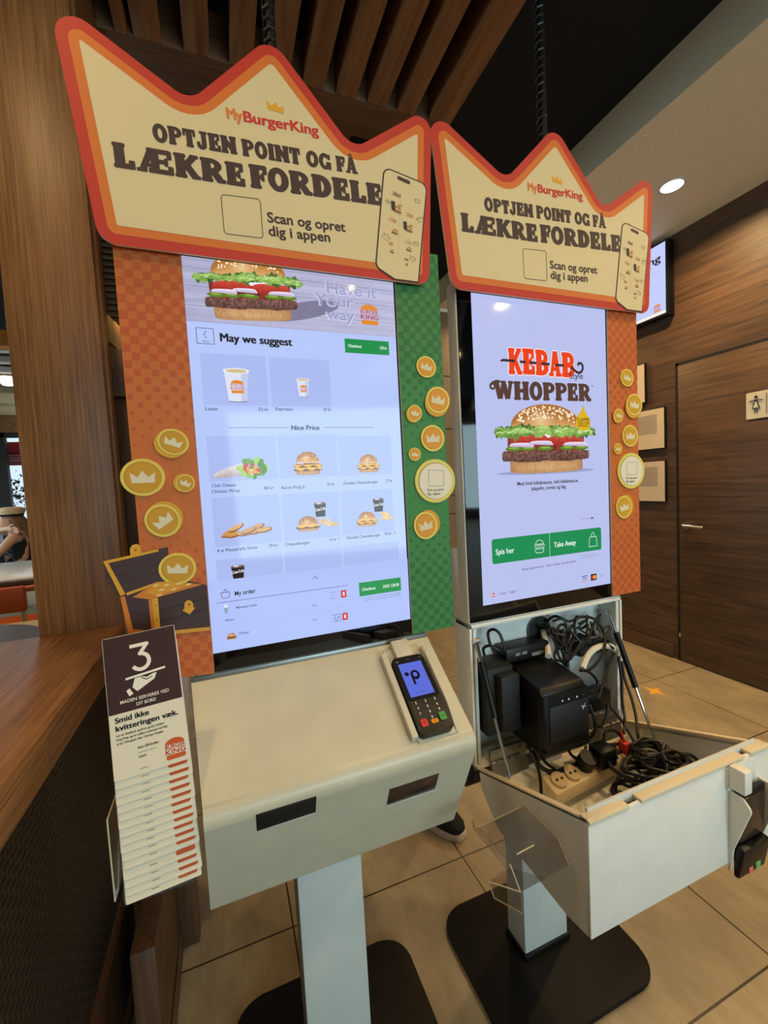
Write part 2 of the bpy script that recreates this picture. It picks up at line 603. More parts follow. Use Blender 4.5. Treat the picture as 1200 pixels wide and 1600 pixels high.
# heavy slab capitals, drawn as rectangles, strokes and rings in a unit box (cap height 1)
def _slab(ch):
    P = []
    cnt = [0]

    def nxt():
        cnt[0] += 1
        return cnt[0]
    W = 0.36

    def R(x0, x1, y0, y1, r=0.05):
        P.append((rrect(x0, x1, y0, y1, min(r, (x1 - x0) / 2.01, (y1 - y0) / 2.01), 3), nxt()))

    def stem(x):
        R(x - W / 2, x + W / 2, 0.02, 0.98, .03)
        R(x - W / 2 - .045, x + W / 2 + .045, 0, .17, .07)
        R(x - W / 2 - .045, x + W / 2 + .045, .83, 1.0, .07)

    def S(x0, y0, x1, y1, w_):
        d = Vector((x1 - x0, y1 - y0)).normalized()
        nn = Vector((-d.y, d.x)) * w_ / 2
        P.append(([(x0 + nn.x, y0 + nn.y), (x0 - nn.x, y0 - nn.y), (x1 - nn.x, y1 - nn.y), (x1 + nn.x, y1 + nn.y)], nxt()))

    def ring(cx, cy, rx, ry, ix, iy, a0=0, a1=360, n=22):
        g = nxt()
        for i in range(n):
            t0, t1 = math.radians(a0 + (a1 - a0) * i / n), math.radians(a0 + (a1 - a0) * (i + 1) / n)
            P.append(([(cx + ix * math.cos(t0), cy + iy * math.sin(t0)), (cx + rx * math.cos(t0), cy + ry * math.sin(t0)),
                      (cx + rx * math.cos(t1), cy + ry * math.sin(t1)), (cx + ix * math.cos(t1), cy + iy * math.sin(t1))], g))
    wd = 0.8
    if ch == 'L':
        stem(.23); R(.1, .72, 0, .22); R(.52, .74, 0, .36); wd = .74
    elif ch == 'O':
        ring(.43, .5, .43, .52, .13, .27); wd = .86
    elif ch == 'G':
        ring(.43, .5, .43, .52, .13, .27, 40, 330); R(.5, .86, .30, .48); R(.64, .86, .0, .45); R(.62, .82, .62, .96); wd = .88
    elif ch == 'D':
        stem(.23); ring(.36, .5, .5, .5, .17, .26, -90, 90, 14); R(.2, .4, 0, .24); R(.2, .4, .76, 1); wd = .87
    elif ch in 'PRB':
        stem(.23); ring(.42, .70, .40, .30, .12, .11, -90, 90, 14); R(.2, .44, .81, 1, .02); R(.2, .44, .40, .59, .02); wd = .82
        if ch == 'R':
            S(.48, .48, .74, .08, .30); R(.62, .94, 0, .18); wd = .92
        if ch == 'B':
            ring(.43, .30, .43, .30, .12, .10, -90, 90, 14); R(.2, .44, 0, .2, .02); wd = .86
    elif ch == 'T':
        stem(.40); R(.02, .78, .80, 1); R(.02, .18, .60, .98); R(.62, .78, .60, .98); wd = .80
    elif ch == 'J':
        R(.30, .60, .2, .98, .03); R(.2, .68, .85, 1.0); ring(.30, .24, .30, .26, .02, .04, 180, 360, 12); R(.0, .22, .2, .40); wd = .68
    elif ch in 'EF':
        stem(.23); R(.1, .70, .80, 1); R(.54, .72, .62, .98); R(.2, .58, .41, .59); R(.46, .60, .33, .67); wd = .70
        if ch == 'E':
            R(.1, .72, 0, .20); R(.56, .76, 0, .36); wd = .77
    elif ch == 'N':
        stem(.20); stem(.76); S(.16, .9, .80, .10, .30); wd = .96
    elif ch == 'I':
        stem(.23); wd = .46
    elif ch == 'K':
        stem(.23); S(.34, .42, .74, .92, .25); S(.42, .60, .76, .08, .29); R(.58, .92, .85, 1); R(.60, .96, 0, .16); wd = .94
    elif ch in 'A\u00c5':
        S(.20, .05, .42, .97, .22); S(.70, .05, .48, .97, .32); R(.24, .7, .22, .38); R(.0, .36, 0, .15); R(.50, .94, 0, .15); R(.28, .62, .86, 1.0)
        wd = .94
        if ch == '\u00c5':
            ring(.45, 1.12, .15, .15, .07, .07, 0, 360, 14)
    elif ch == '\u00c6':
        S(.20, .05, .58, .97, .24); R(.52, .82, .02, .98, .03); R(.28, .7, .22, .38); R(.0, .38, 0, .15); R(.42, 1.28, 0, .20); R(.40, 1.24, .80, 1)
        R(1.10, 1.28, .62, .98); R(.7, 1.12, .41, .59); R(1.0, 1.14, .33, .67); R(1.12, 1.32, 0, .36); wd = 1.32
    elif ch == 'W':
        S(.16, .95, .38, .05, .30); S(.60, .95, .42, .05, .22); S(.60, .95, .84, .05, .30); S(1.06, .95, .88, .05, .22)
        R(.0, .36, .85, 1); R(.46, .76, .85, 1); R(.9, 1.22, .85, 1); wd = 1.22
    elif ch == 'H':
        stem(.22); stem(.76); R(.3, .7, .40, .60, .02); wd = .98
    elif ch == ' ':
        wd = .34
    return P, wd


class Art:
    """2-d coloured shapes in the x-z plane, stacked towards -y by layer; optional slabs give boards their thickness"""
    DL = 0.00022

    def __init__(self, y=0.0, dx=0.0, dz=0.0):
        self.y, self.dx, self.dz = y, dx, dz
        self.v, self.f, self.c = [], [], []
        self.k = 0

    def _add(self, pts, col, layer):
        b = len(self.v)
        self.k = (self.k + 1) % 20
        y = self.y - layer * self.DL - self.k * 1.1e-5
        for q in pts:
            self.v.append((q[0] + self.dx, y, q[1] + self.dz))
        self.f.append(list(range(b, b + len(pts))))
        self.c.append([col] * len(pts) if not isinstance(col, list) else col)

    def poly(self, pts, col, layer=1):
        self._add(pts, lin(col), layer)

    def rect(self, x0, x1, z0, z1, col, layer=1):
        self.poly([(x0, z0), (x1, z0), (x1, z1), (x0, z1)], col, layer)

    def ell(self, cx, cz, rx, rz, col, layer=1, n=28, rot=0.0):
        c, s = math.cos(rot), math.sin(rot)
        self.poly([(cx + rx * math.cos(t) * c - rz * math.sin(t) * s, cz + rx * math.cos(t) * s + rz * math.sin(t) * c)
                   for t in (2 * PI * i / n for i in range(n))], col, layer)

    def line(self, pts, wd, col, layer=1, closed=False):
        P = [Vector(q) for q in pts]
        if closed:
            P.append(P[0])
        for a, b in zip(P, P[1:]):
            d = (b - a)
            if d.length < 1e-7:
                continue
            d.normalize()
            nn = Vector((-d.y, d.x)) * wd / 2
            e = d * wd * 0.35
            self.poly([a + nn - e, a - nn - e, b - nn + e, b + nn + e], col, layer)

    def slab(self, pts, col, y0, y1, side=None):
        """board: front face at y0, back face at y1 (absolute y)"""
        k = len(pts)
        c = lin(col)
        sc_ = lin(side) if side else c
        for yy, cc in ((y0, c), (y1, c)):
            b = len(self.v)
            for q in pts:
                self.v.append((q[0] + self.dx, yy, q[1] + self.dz))
            self.f.append(list(range(b, b + k)) if yy == y0 else list(range(b + k - 1, b - 1, -1)))
            self.c.append([cc] * k)
        for i in range(k):
            a, d = pts[i], pts[(i + 1) % k]
            b = len(self.v)
            for q, yy in ((a, y0), (d, y0), (d, y1), (a, y1)):
                self.v.append((q[0] + self.dx, yy, q[1] + self.dz))
            self.f.append([b, b + 1, b + 2, b + 3])
            self.c.append([sc_] * 4)

    def patch(self, x0, x1, bot, top, nx, nz, colf, layer=1, tr=None):
        """grid between two curves bot(u), top(u) with a colour per corner"""
        def pt(i, j):
            u, t = i / nx, j / nz
            x = x0 + (x1 - x0) * u
            z0, z1 = bot(u), top(u)
            q = (x, z0 + (z1 - z0) * t)
            return tr(*q) if tr else q
        cols = [[lin(colf(i / nx, j / nz)) for j in range(nz + 1)] for i in range(nx + 1)]
        k0 = self.k
        for i in range(nx):
            for j in range(nz):
                self.k = k0
                self._add([pt(i, j), pt(i + 1, j), pt(i + 1, j + 1), pt(i, j + 1)],
                          [cols[i][j], cols[i + 1][j], cols[i + 1][j + 1], cols[i][j + 1]], layer)

    def text(self, s, x0, z0, x1, z1, h, col, layer=2, bold=0.0):
        """fits between (x0,z0) and (x1,z1) along the base line, cap height h; heavy weights are overprinted"""
        if bold > 0.026:
            e = min(bold - 0.02, 0.06) * h * 1.1
            for ox, oz in ((-e, -e * .4), (e, -e * .4), (-e, e * .4), (e, e * .4)):
                self.text(s, x0 + e + ox, z0 + oz, x1 - e + ox, z1 + oz, h - e, col, layer, 0.0)
            return
        v, f = glyph_mesh(s, bold)
        if not v:
            return
        mn, mx = min(q[0] for q in v), max(q[0] for q in v)
        L = math.hypot(x1 - x0, z1 - z0)
        sx = L / (mx - mn)
        sz = h / (0.682 + 2 * bold)
        ca, sa = (x1 - x0) / L, (z1 - z0) / L
        b = len(self.v)
        self.k = (self.k + 1) % 20
        y = self.y - layer * self.DL - self.k * 1.1e-5
        cc = lin(col)
        for q in v:
            a, e = (q[0] - mn) * sx, (q[1] + bold) * sz
            self.v.append((x0 + a * ca - e * sa + self.dx, y, z0 + a * sa + e * ca + self.dz))
        for p in f:
            self.f.append([b + i for i in p])
            self.c.append([cc] * len(p))

    def slabtext(self, s, x0, z0, x1, z1, h, col, layer=2, gap=0.03):
        tot = sum(_slab(c)[1] + gap for c in s) - gap
        L = math.hypot(x1 - x0, z1 - z0)
        k = L / tot
        ca, sa = (x1 - x0) / L, (z1 - z0) / L
        X = 0.0
        for ch in s:
            P, wd = _slab(ch)
            for pl, gid in P:
                self.k = gid % 18
                q2 = []
                for (a, e) in pl:
                    a2, e2 = (X + a) * k, e * h
                    q2.append((x0 + a2 * ca - e2 * sa, z0 + a2 * sa + e2 * ca))
                self.poly(q2, col, layer)
            X += wd + gap

    def build(self, name, material, parent=None, local=False):
        me = bpy.data.meshes.new(name)
        me.from_pydata(self.v, [], self.f)
        at = me.color_attributes.new('Col', 'FLOAT_COLOR', 'CORNER')
        flat = []
        for cc in self.c:
            for c in cc:
                flat.extend(c)
        at.data.foreach_set('color', flat)
        me.update()
        return finish(name, me, material, parent, smooth=False, local=local)


def nz1(x, s=0.0):
    return (math.sin(x * 12.9898 + s * 78.233) * 43758.5453) % 1.0


def wob(u, s, k=3):
    return sum(math.sin(u * (7.3 * (i + 1) + 2.1 * i) * 2 + s * (1.7 + i)) / (i + 1) for i in range(k)) / 1.8


def lerp3(a, b, t):
    t = max(0.0, min(1.0, t))
    return tuple(a[i] + (b[i] - a[i]) * t for i in range(3))


def burger(A, cx, z0, w_, h, layer, seed=1, lettuce=True, tomato=True, onion=True, cheese=False, pickle=True, patties=1, rot=0.0,
           zclip=None, detail=1.0, wood_bun=((176, 112, 50), (222, 170, 104))):
    ca, sa = math.cos(rot), math.sin(rot)

    def tr(x, z):
        dx_, dz_ = x - cx, z - z0
        X, Z = cx + dx_ * ca - dz_ * sa, z0 + dx_ * sa + dz_ * ca
        if zclip is not None:
            Z = min(Z, zclip)
        return X, Z
    rng = random.Random(seed)

    def patch(*a):
        A.patch(*a, tr)
    hw = w_ / 2
    nx = max(10, int(40 * detail))

    def dome(u, e=2.3):
        t = abs(2 * u - 1)
        return max(0.0, 1 - t ** e) ** (1 / e)
    # base bun
    patch(cx - hw * .80, cx + hw * .80, lambda u: z0 + h * .05 * (1 - dome(u, 3.0)), lambda u: z0 + h * .20, nx, 5,
            lambda u, t: lerp3(lerp3((150, 92, 48), (226, 184, 132), .35 + .6 * dome(u) * (1 - abs(t - .45))), (120, 66, 30), .25 * nz1(u * 31, t)), layer)
    z = h * .17
    for k in range(patties):
        ph = h * (.17 if patties == 1 else .13)
        patch(cx - hw * .96, cx + hw * .96, lambda u: z0 + z + h * .045 * (1 - dome(u, 4)) + h * .012 * wob(u, seed + k),
                lambda u: z0 + z + ph - h * .04 * (1 - dome(u, 4)) + h * .012 * wob(u * 1.7, seed + 3 + k), int(nx * 1.6), 6,
                lambda u, t: lerp3((74, 44, 40), (168, 120, 104), nz1(round(u * 70) * .37, round(t * 6) + seed) * (.45 + .55 * t)), layer + 1 + k)
        z += ph
        if cheese:
            patch(cx - hw * .9, cx + hw * .9, lambda u: z0 + z - h * (.02 + .10 * abs(math.sin(u * 7.5 + k))), lambda u: z0 + z + h * .03, nx, 2,
                    lambda u, t: lerp3((226, 160, 40), (252, 204, 90), t), layer + 2 + k)
            z += h * .02
    L = layer + 2 + patties
    if tomato or onion:
        e_ = h * ((.04 if pickle else 0) + (.035 if onion else 0) + (.12 if tomato else 0))
        patch(cx - hw * .84, cx + hw * .84, lambda u: z0 + z - h * .02, lambda u: z0 + z + e_ + h * .01, 30, 3,
              lambda u, t: lerp3((92, 34, 26), (150, 58, 40), nz1(round(u * 30), round(t * 3) + seed)), L - 1)
    if pickle:
        for px in ((-.72, -.42, -.05, .45, .78) if lettuce else (-.6, .1, .55)):
            A.ell(*tr(cx + hw * px, z0 + z + h * .02), hw * (.16 + .05 * rng.random()), h * .035, (92, 128, 36), L, 16)
            A.ell(*tr(cx + hw * px, z0 + z + h * .032), hw * .11, h * .016, (140, 172, 70), L + 1, 14)
        z += h * .035
    if onion:
        for a, b, dz in ((-.82, -.30, .02), (-.40, .12, .045), (.35, .92, .02)):
            patch(cx + hw * a, cx + hw * b, lambda u: z0 + z + h * dz + h * .02 * (1 - u) - h * .02, lambda u: z0 + z + h * dz + h * .045 * dome(u, 3.0) + h * .006, 14, 3,
                    lambda u, t: lerp3((190, 166, 206), (238, 232, 246), t), L + 2)
        z += h * .035
    if tomato:
        for a, b, s_ in ((-.78, .02, .02), (.0, .84, .0)):
            patch(cx + hw * a, cx + hw * b, lambda u: z0 + z + h * s_ - h * .01, lambda u: z0 + z + h * s_ + h * .13 * dome(u, 3.6) + h * .012, 26, 4,
                    lambda u, t: lerp3((150, 30, 24), (222, 84, 62), .3 + .7 * t - .3 * nz1(u * 19, t)), L + 1)
        z += h * .105
    if lettuce:
        # mayonnaise behind, then frilly leaves
        patch(cx - hw * .7, cx + hw * .7, lambda u: z0 + z, lambda u: z0 + z + h * .17, 16, 2, lambda u, t: (236, 238, 244), L)
        for k in range(int(80 * detail) + 10):
            u = rng.random()
            lev = k / (80 * detail + 10)
            x = cx + hw * (2 * u - 1) * 1.04
            zc = z0 + z + h * (.075 + .075 * rng.random() * (1 - lev * .4)) - h * .05 * abs(2 * u - 1) * rng.random()
            r = hw * (.045 + .075 * rng.random())
            ph = rng.random() * 6
            pts = []
            for i in range(15):
                t = 2 * PI * i / 15
                rr = r * (1 + .28 * math.sin(i * 2.1 + k) + .22 * rng.random())
                pts.append(tr(x + rr * math.cos(t), zc + rr * .55 * math.sin(t) + rr * .25 * math.sin(t * 2 + ph)))
            g = min(1.0, max(0.0, lev * .8 + .45 * (rng.random() - .4)))
            A.poly(pts, lerp3((52, 92, 28), (176, 214, 112), g), L + 3 + int(lev * 2.99))
            if k % 3 == 0:
                A.line([tr(x - r * .7, zc), tr(x, zc + r * .28), tr(x + r * .7, zc + r * .05)], h * .012, lerp3((150, 196, 90), (222, 240, 176), rng.random()), L + 6)
        z += h * .10
    # crown bun
    zb = z0 + z
    zt = z0 + h
    patch(cx - hw * .78, cx + hw * .78, lambda u: zb + h * .03 * (1 - dome(u, 3)),
            lambda u: zb + h * .03 * (1 - dome(u, 3)) + (zt - zb) * dome(u, 2.1) + .0004, nx, 8,
            lambda u, t: lerp3(lerp3((236, 190, 126), wood_bun[0], min(1, t * 1.5)), (252, 226, 178), max(0, .75 - abs(u - .42) * 3 - abs(t - .45) * 1.6)),
            L + 2 if not lettuce else L + 1)
    for k in range(int(60 * detail)):
        u, t = .1 + .8 * rng.random(), .45 + .5 * rng.random()
        x = cx + hw * .78 * (2 * u - 1)
        zz = zb + (zt - zb) * dome(u, 2.1) * t
        q = tr(x, zz)
        if zclip is not None and q[1] > zclip - .002:
            continue
        A.ell(q[0], q[1], hw * .022, h * .013, (250, 238, 210), L + 4, 8, rng.random() * 3)


def crown_icon(A, cx, cz, w_, h, col, layer, rot=0.0):
    P = [(-.5, -.42), (.5, -.42), (.56, .36), (.24, .02), (0, .5), (-.24, .02), (-.56, .36)]
    c, s = math.cos(rot), math.sin(rot)
    A.poly([(cx + (x * w_) * c - (z * h) * s, cz + (x * w_) * s + (z * h) * c) for x, z in P], col, layer)


def bk_logo(A, cx, cz, s, layer, rot=0.0, bun=(226, 138, 46)):
    """burger-shaped emblem: two bun halves with two lines of red letters between"""
    red = (196, 42, 28)
    ca, sa = math.cos(rot), math.sin(rot)

    def T(x, z):
        return (cx + x * ca - z * sa, cz + x * sa + z * ca)
    top = [T(s * .46 * math.cos(t), s * (.22 + .28 * math.sin(t))) for t in (PI * i / 16 for i in range(17))]
    A.poly(top, bun, layer)
    b = [T(s * x, s * z) for x, z in rrect(-.46, .46, -.50, -.28, .10, 5)]
    A.poly(b, bun, layer)
    for word, z in (('BURGER', .02), ('KING', -.245)):
        hh = .19 if word == 'BURGER' else .23
        p0, p1 = T(-.47 * s, z * s), T(.47 * s, z * s)
        A.text(word, p0[0], p0[1], p1[0], p1[1], hh * s, red, layer + 1, bold=0.035)


def coin(A, cx, cz, rx, rz, rot, layer, side=None, gold=(206, 150, 22), rim=(228, 196, 76)):
    if side:
        ox, oz = side
        for k in (1.0, .66, .33):
            A.ell(cx + ox * k, cz + oz * k, rx, rz, (206, 140, 28) if k != .66 else (224, 172, 44), layer, 30, rot)
    A.ell(cx, cz, rx, rz, rim, layer + 1, 36, rot)
    A.ell(cx, cz, rx * .84, rz * .84, (168, 118, 16), layer + 2, 32, rot)
    A.ell(cx + rx * .012, cz - rz * .012, rx * .81, rz * .81, gold, layer + 3, 32, rot)
    crown_icon(A, cx, cz, rx * 1.02, rz * .72, (226, 212, 176), layer + 4, rot * .8)

# ------------------------------------------------------------------ the room
bm = B(); box(bm, -9, 2.90, -6, 8.0, -0.05, 0.0); struct('floor', bm, M['tile'], smooth=False)
# black open ceiling above everything, cream dropped ceiling with its fascia along the right
bm = B(); box(bm, -9, 1.90, -6, 8.0, 3.06, 3.12); struct('ceiling', bm, M['black_ceiling'], smooth=False)
bm = B(); box(bm, 1.875, 2.95, -6, 8.0, 2.86, 3.14); o = struct('ceiling_bulkhead', bm, M['cream'], smooth=False)
# right wall in wide laminate planks
bm = B(); box(bm, 2.88, 2.98, -6, 8.0, 0.0, 3.0); struct('wall_right', bm, M['dark_wood'], smooth=False)
bm = B()
for yy in (-1.6, 0.55, 3.7):
    box(bm, 2.8785, 2.8815, yy - .002, yy + .002, 2.025, 2.86)
for zz in (2.44,):
    box(bm, 2.8785, 2.8815, -6, 1.2, zz - .0015, zz + .0015)
struct('trim_1', bm, M['slot'], smooth=False)
bm = B(); box(bm, 2.866, 2.88, -6, 1.05, 0.0, 0.10); box(bm, 2.866, 2.88, 2.02, 3.39, 0.0, 0.10); struct('baseboard_right', bm, M['dark_wood'], smooth=False)
# washroom door in the same laminate, set in a dark gap
bm = B(); box(bm, 2.8705, 2.8835, 1.06, 1.965, 0.012, 2.005, .001); door = struct('door_1', bm, M['dark_wood'])
bm = B()
box(bm, 2.8745, 2.8815, 1.965, 1.985, 0.0, 2.025); box(bm, 2.8745, 2.8815, 1.04, 1.06, 0.0, 2.025); box(bm, 2.8745, 2.8815, 1.04, 1.985, 2.005, 2.025)
obj('door_gap', bm, M['blackm'], door, smooth=False)
bm = B()
tube(bm, [(2.872, 1.912, .947), (2.838, 1.912, .947)], .010, 12, 0)
tube(bm, [(2.8705, 1.912, .947), (2.862, 1.912, .947)], .026, 20, 0)
tube(bm, [(2.838, 1.921, .947), (2.838, 1.79, .942)], .0095, 12, 0)
obj('door_handle', bm, M['steel'], door)
bm = B(); box(bm, 2.864, 2.872, 1.958, 1.972, .17, .20, .002); obj('door_stop', bm, M['steel'], door)
# back wall: cream plaster above taupe tiles
bm = B(); box(bm, -0.34, 2.88, 3.40, 3.5, 2.83, 3.06); struct('wall_back', bm, M['cream'], smooth=False)
bm = B(); box(bm, -0.34, 2.88, 3.395, 3.5, 0.0, 2.83)
wb = struct('wall_back_tiles', bm, M['taupe_tile'], smooth=False)
bm = B()
for zz in (0.6, 1.03, 1.2, 1.8, 2.27):
    box(bm, -0.34, 2.88, 3.3935, 3.3955, zz - .004, zz + .004)
for k in range(6):
    box(bm, -.1 + .6 * k - .004, -.1 + .6 * k + .004, 3.3935, 3.3955, 0, 2.83)
struct('trim_2', bm, M['slot'], smooth=False)
# slatted wooden ceiling raft over the kiosks, its slats ending on a broad beam
SL = [(-.335, -.262), (-.208, -.172), (-.157, -.078), (-.016, .060), (.122, .196), (.247, .318), (.366, .440), (.486, .560), (.606, .680), (.726, .797), (.862, .957)]
for k, (a, b) in enumerate(SL):
    bm = B(); box(bm, a, b, -3.0, 1.56, 2.75, 2.875, .002)
    struct('trim_%d' % (k + 3), bm, M['slat'])
bm = B(); box(bm, -.42, .965, 1.56, 1.72, 2.75, 2.90, .003); box(bm, -.42, -0.10, 1.72, 3.38, 2.75, 2.90); struct('trim_14', bm, M['beam'])
bm = B(); box(bm, -.10, .30, 1.76, 3.38, 2.76, 2.90); box(bm, .30, .60, 1.73, 3.38, 2.77, 2.90); struct('trim_15', bm, M['beam'])
bm = B(); box(bm, .88, .962, 1.72, 3.38, 2.755, 2.90); struct('trim_16', bm, M['beam'])

# left: oak-clad pillar, bar counter with a mesh front, timber plinth
bm = B(); box(bm, -.441, -.256, 1.24, 1.60, 0.0, 3.06, .002); struct('pillar', bm, M['oak'])
bm = B(); box(bm, -.258, -.2495, 1.262, 1.30, 1.0, 3.06, .002); struct('pillar_edge_trim', bm, M['oak'])
bm = B(); box(bm, -.2585, -.16, 1.315, 1.36, 0.0, 1.59, .002); struct('pillar_side_panel', bm, M['post'])
bm = B(); box(bm, -.2585, -.165, 1.301, 1.345, 1.592, 1.715, .002); struct('pillar_side_block', bm, M['dark_wood'])
ct = thing('bar_counter', 'brown oak bar counter running to the pillar over a black mesh front', 'counter', (-.60, .40, 0))
bm = B(); box(bm, -.92, -.262, -1.6, 1.24, .932, 1.0, .003); obj('countertop', bm, M['oak_y'], ct)
bm = B(); box(bm, -.335, -.305, -1.6, 1.24, .354, .932); obj('mesh_front', bm, M['mesh'], ct, smooth=False)
bm = B(); box(bm, -.345, -.300, -1.6, 1.238, .125, .354, .002); obj('kick_board', bm, M['post'], ct)
bm = B(); box(bm, -.345, -.290, -1.6, 1.238, .092, .125, .002); obj('base_rail', bm, M['oak_y'], ct)
bm = B(); box(bm, -.38, -.36, -1.6, 1.238, .0, .354); obj('toe_kick', bm, M['blackm'], ct, smooth=False)
bm = B(); box(bm, -.2560, -.208, .985, 1.55, .0, .36, .003); struct('pillar_base', bm, M['post'])
bm = B(); box(bm, -.208, -.2045, .985, 1.55, .0, .07, .001); struct('baseboard_left', bm, M['dark_wood'])

# ribbed dark panel and lit brass ledge beside the pillar
rp = thing('ribbed_metal_panel', 'dark ribbed metal panel with a lit brass ledge beside the oak pillar', 'panel', (-.21, 1.33, 1.66))
bm = B()
for k in range(34):
    z = 1.80 + k * .0165
    tube(bm, [(-.2585, 1.345, z), (-.15, 1.345, z)], .0062, 8, 0)
box(bm, -.2585, -.15, 1.348, 1.358, 1.79, 2.36)
obj('ribbed_sheet', bm, M['corr'], rp)
bm = B(); hexa(bm, [(-.2585, 1.302, 1.74), (-.16, 1.302, 1.64), (-.16, 1.345, 1.64), (-.2585, 1.345, 1.74), (-.2585, 1.302, 1.815), (-.16, 1.302, 1.705), (-.16, 1.345, 1.705), (-.2585, 1.345, 1.815)], .003)
obj('brass_ledge', bm, M['brass'], rp)

# ceiling downlight in the cream bulkhead
dl = thing('ceiling_downlight', 'round lit downlight set in the cream ceiling above the washroom door', 'light', (2.398, 1.663, 2.86))
bm = B(); lathe(bm, [(.052, 2.859), (.058, 2.857), (.066, 2.857), (.068, 2.8605)], 2.398, 1.663, 28, False); obj('trim_ring', bm, M['white_b'], dl)
bm = B(); lathe(bm, [(.053, 2.8575), (.053, 2.8595)], 2.398, 1.663, 28); obj('diffuser', bm, M['lamp'], dl)

# wall screen over the notices, flush to the right wall
ws = thing('wall_display', 'thin black wall display with a pale blue lit screen beside the crown sign', 'screen', (2.86, 2.5, 2.36))
bm = B(); box(bm, 2.815, 2.876, 1.985, 2.78, 2.345, 2.83, .004); obj('display_case', bm, M['blackp'], ws)
A = Art()
A.rect(0, .765, 0, .455, (196, 206, 252), 0)
A.rect(0, .765, .0, .018, (255, 240, 226), 1)
A.text('Afhentning', .31, .345, .735, .345, .050, (40, 36, 52), 1, .06)
bk_logo(A, .705, .05, .05, 1)
o = A.build('lit_picture', M['screen'], ws, local=True)
o.matrix_parent_inverse = Matrix.Identity(4)
# the picture plane faces the room (-x): local x runs from the far end of the wall to the near one
o.matrix_basis = ws.matrix_world.inverted() @ Matrix.Translation((2.8135, 2.765, 2.36)) @ Matrix.Rotation(-PI / 2, 4, 'Z')

# framed notices and the washroom plate
def notice(y0, y1, z0, z1, label, kind):
    t = thing('framed_notice', label, 'notice', (2.87, (y0 + y1) / 2, z0), 'notices on the dark wall')
    bm_ = B(); box(bm_, 2.862, 2.879, y0, y1, z0, z1, .002); obj('notice_frame', bm_, M['blackp'], t)
    A_ = Art()
    w_, h_ = y1 - y0 - .012, z1 - z0 - .012
    A_.rect(0, w_, 0, h_, (226, 206, 182), 0)
    if kind == 'table':
        A_.rect(w_ * .12, w_ * .80, h_ * .38, h_ * .86, (60, 54, 48), 1)
        A_.rect(w_ * .125, w_ * .795, h_ * .385, h_ * .855, (186, 172, 152), 2)
        for k in range(9):
            A_.rect(w_ * .15, w_ * (.6 + .18 * nz1(k)), h_ * (.43 + .045 * k), h_ * (.435 + .045 * k), (130, 118, 104), 3)
    else:
        for k in range(6):
            A_.rect(w_ * .3, w_ * (.5 + .3 * nz1(k)), h_ * (.25 + .09 * k), h_ * (.262 + .09 * k), (110, 92, 80), 1)
        A_.ell(w_ * .7, h_ * .12, w_ * .15, h_ * .05, (190, 120, 60), 1)
    o_ = A_.build('notice_paper', M['notice'], t, local=True)
    o_.matrix_basis = t.matrix_world.inverted() @ Matrix.Translation((2.861, y1 - .006, z0 + .006)) @ Matrix.Rotation(-PI / 2, 4, 'Z')
    return t


notice(2.19, 2.46, 1.81, 2.09, 'notice hung highest on the dark wall beside the orange panel, only its edge in view', 'list')
notice(2.050, 2.33, 1.472, 1.758, 'framed pale notice with a grey table, the upper of the two beside the door', 'table')
notice(2.050, 2.33, 1.100, 1.393, 'framed pale notice with a grey table, the lower of the two beside the door', 'table')

sg = thing('washroom_sign', 'brushed metal washroom plate with black figures on the dark door', 'sign', (2.87, 1.47, 1.59))
A = Art()
A.slab([(x, z) for x, z in rrect(0, .20, 0, .150, .006, 3)], (214, 206, 182), 0.0, .004)


def figure(cx, skirt):
    k = (26, 22, 20)
    A.ell(cx, .120, .0085, .0085, k, 20, 16)
    A.line([(cx - .033, .098), (cx - .010, .104), (cx + .010, .104), (cx + .033, .098)], .006, k, 20)
    if skirt:
        A.poly([(cx - .007, .104), (cx + .007, .104), (cx + .020, .055), (cx - .020, .055)], k, 20)
        A.poly([(cx - .0035, .094), (cx + .0035, .094), (cx + .013, .060), (cx - .013, .060)], (214, 206, 182), 21)
    else:
        A.rect(cx - .009, cx + .009, .058, .104, k, 20)
    A.rect(cx - .008, cx - .003, .030, .056, k, 20); A.rect(cx + .003, cx + .008, .030, .056, k, 20)


figure(.050, True); figure(.150, False); A.rect(.0985, .1015, .02, .135, (26, 22, 20), 20)
o = A.build('sign_plate', M['sign_metal'], sg, local=True)
o.matrix_basis = sg.matrix_world.inverted() @ Matrix.Translation((2.8655, 1.570, 1.588)) @ Matrix.Rotation(-PI / 2, 4, 'Z')

# star sticker on the floor
bm = B()
P = [(.075 * (1 if i % 2 == 0 else .38) * math.cos(PI / 4 * i + .2), .075 * (1 if i % 2 == 0 else .38) * math.sin(PI / 4 * i + .2)) for i in range(8)]
prism(bm, P, lambda a, b: (2.336 + a * .75, 1.756 + b, 0.0), lambda a, b: (2.336 + a * .75, 1.756 + b, .0012))
o = obj('floor_sticker', bm, mat('orange_sticker', (240, 176, 64), .5)); tag(o, 'small orange star sticker on the beige floor tiles', 'sticker')

# spiral-wrapped cable drops above each kiosk
def conduit(name, x, y, z0, label):
    bm_ = B(); tube(bm_, [(x, y, z0), (x + .004, y, (z0 + 3.05) / 2), (x, y, 3.06)], .0105, 10)
    t = thing(name, label, 'cable', (x, y, z0), 'cable drops from the ceiling')
    obj('cable_core', bm_, M['cable'], t)
    bm_ = B()
    pts = [(x + .012 * math.cos(k * 1.05), y + .012 * math.sin(k * 1.05), z0 + .0035 * k) for k in range(int((3.05 - z0) / .0035))]
    tube(bm_, pts, .0026, 5, 0)
    obj('spiral_wrap', bm_, M['grey_wrap'], t)


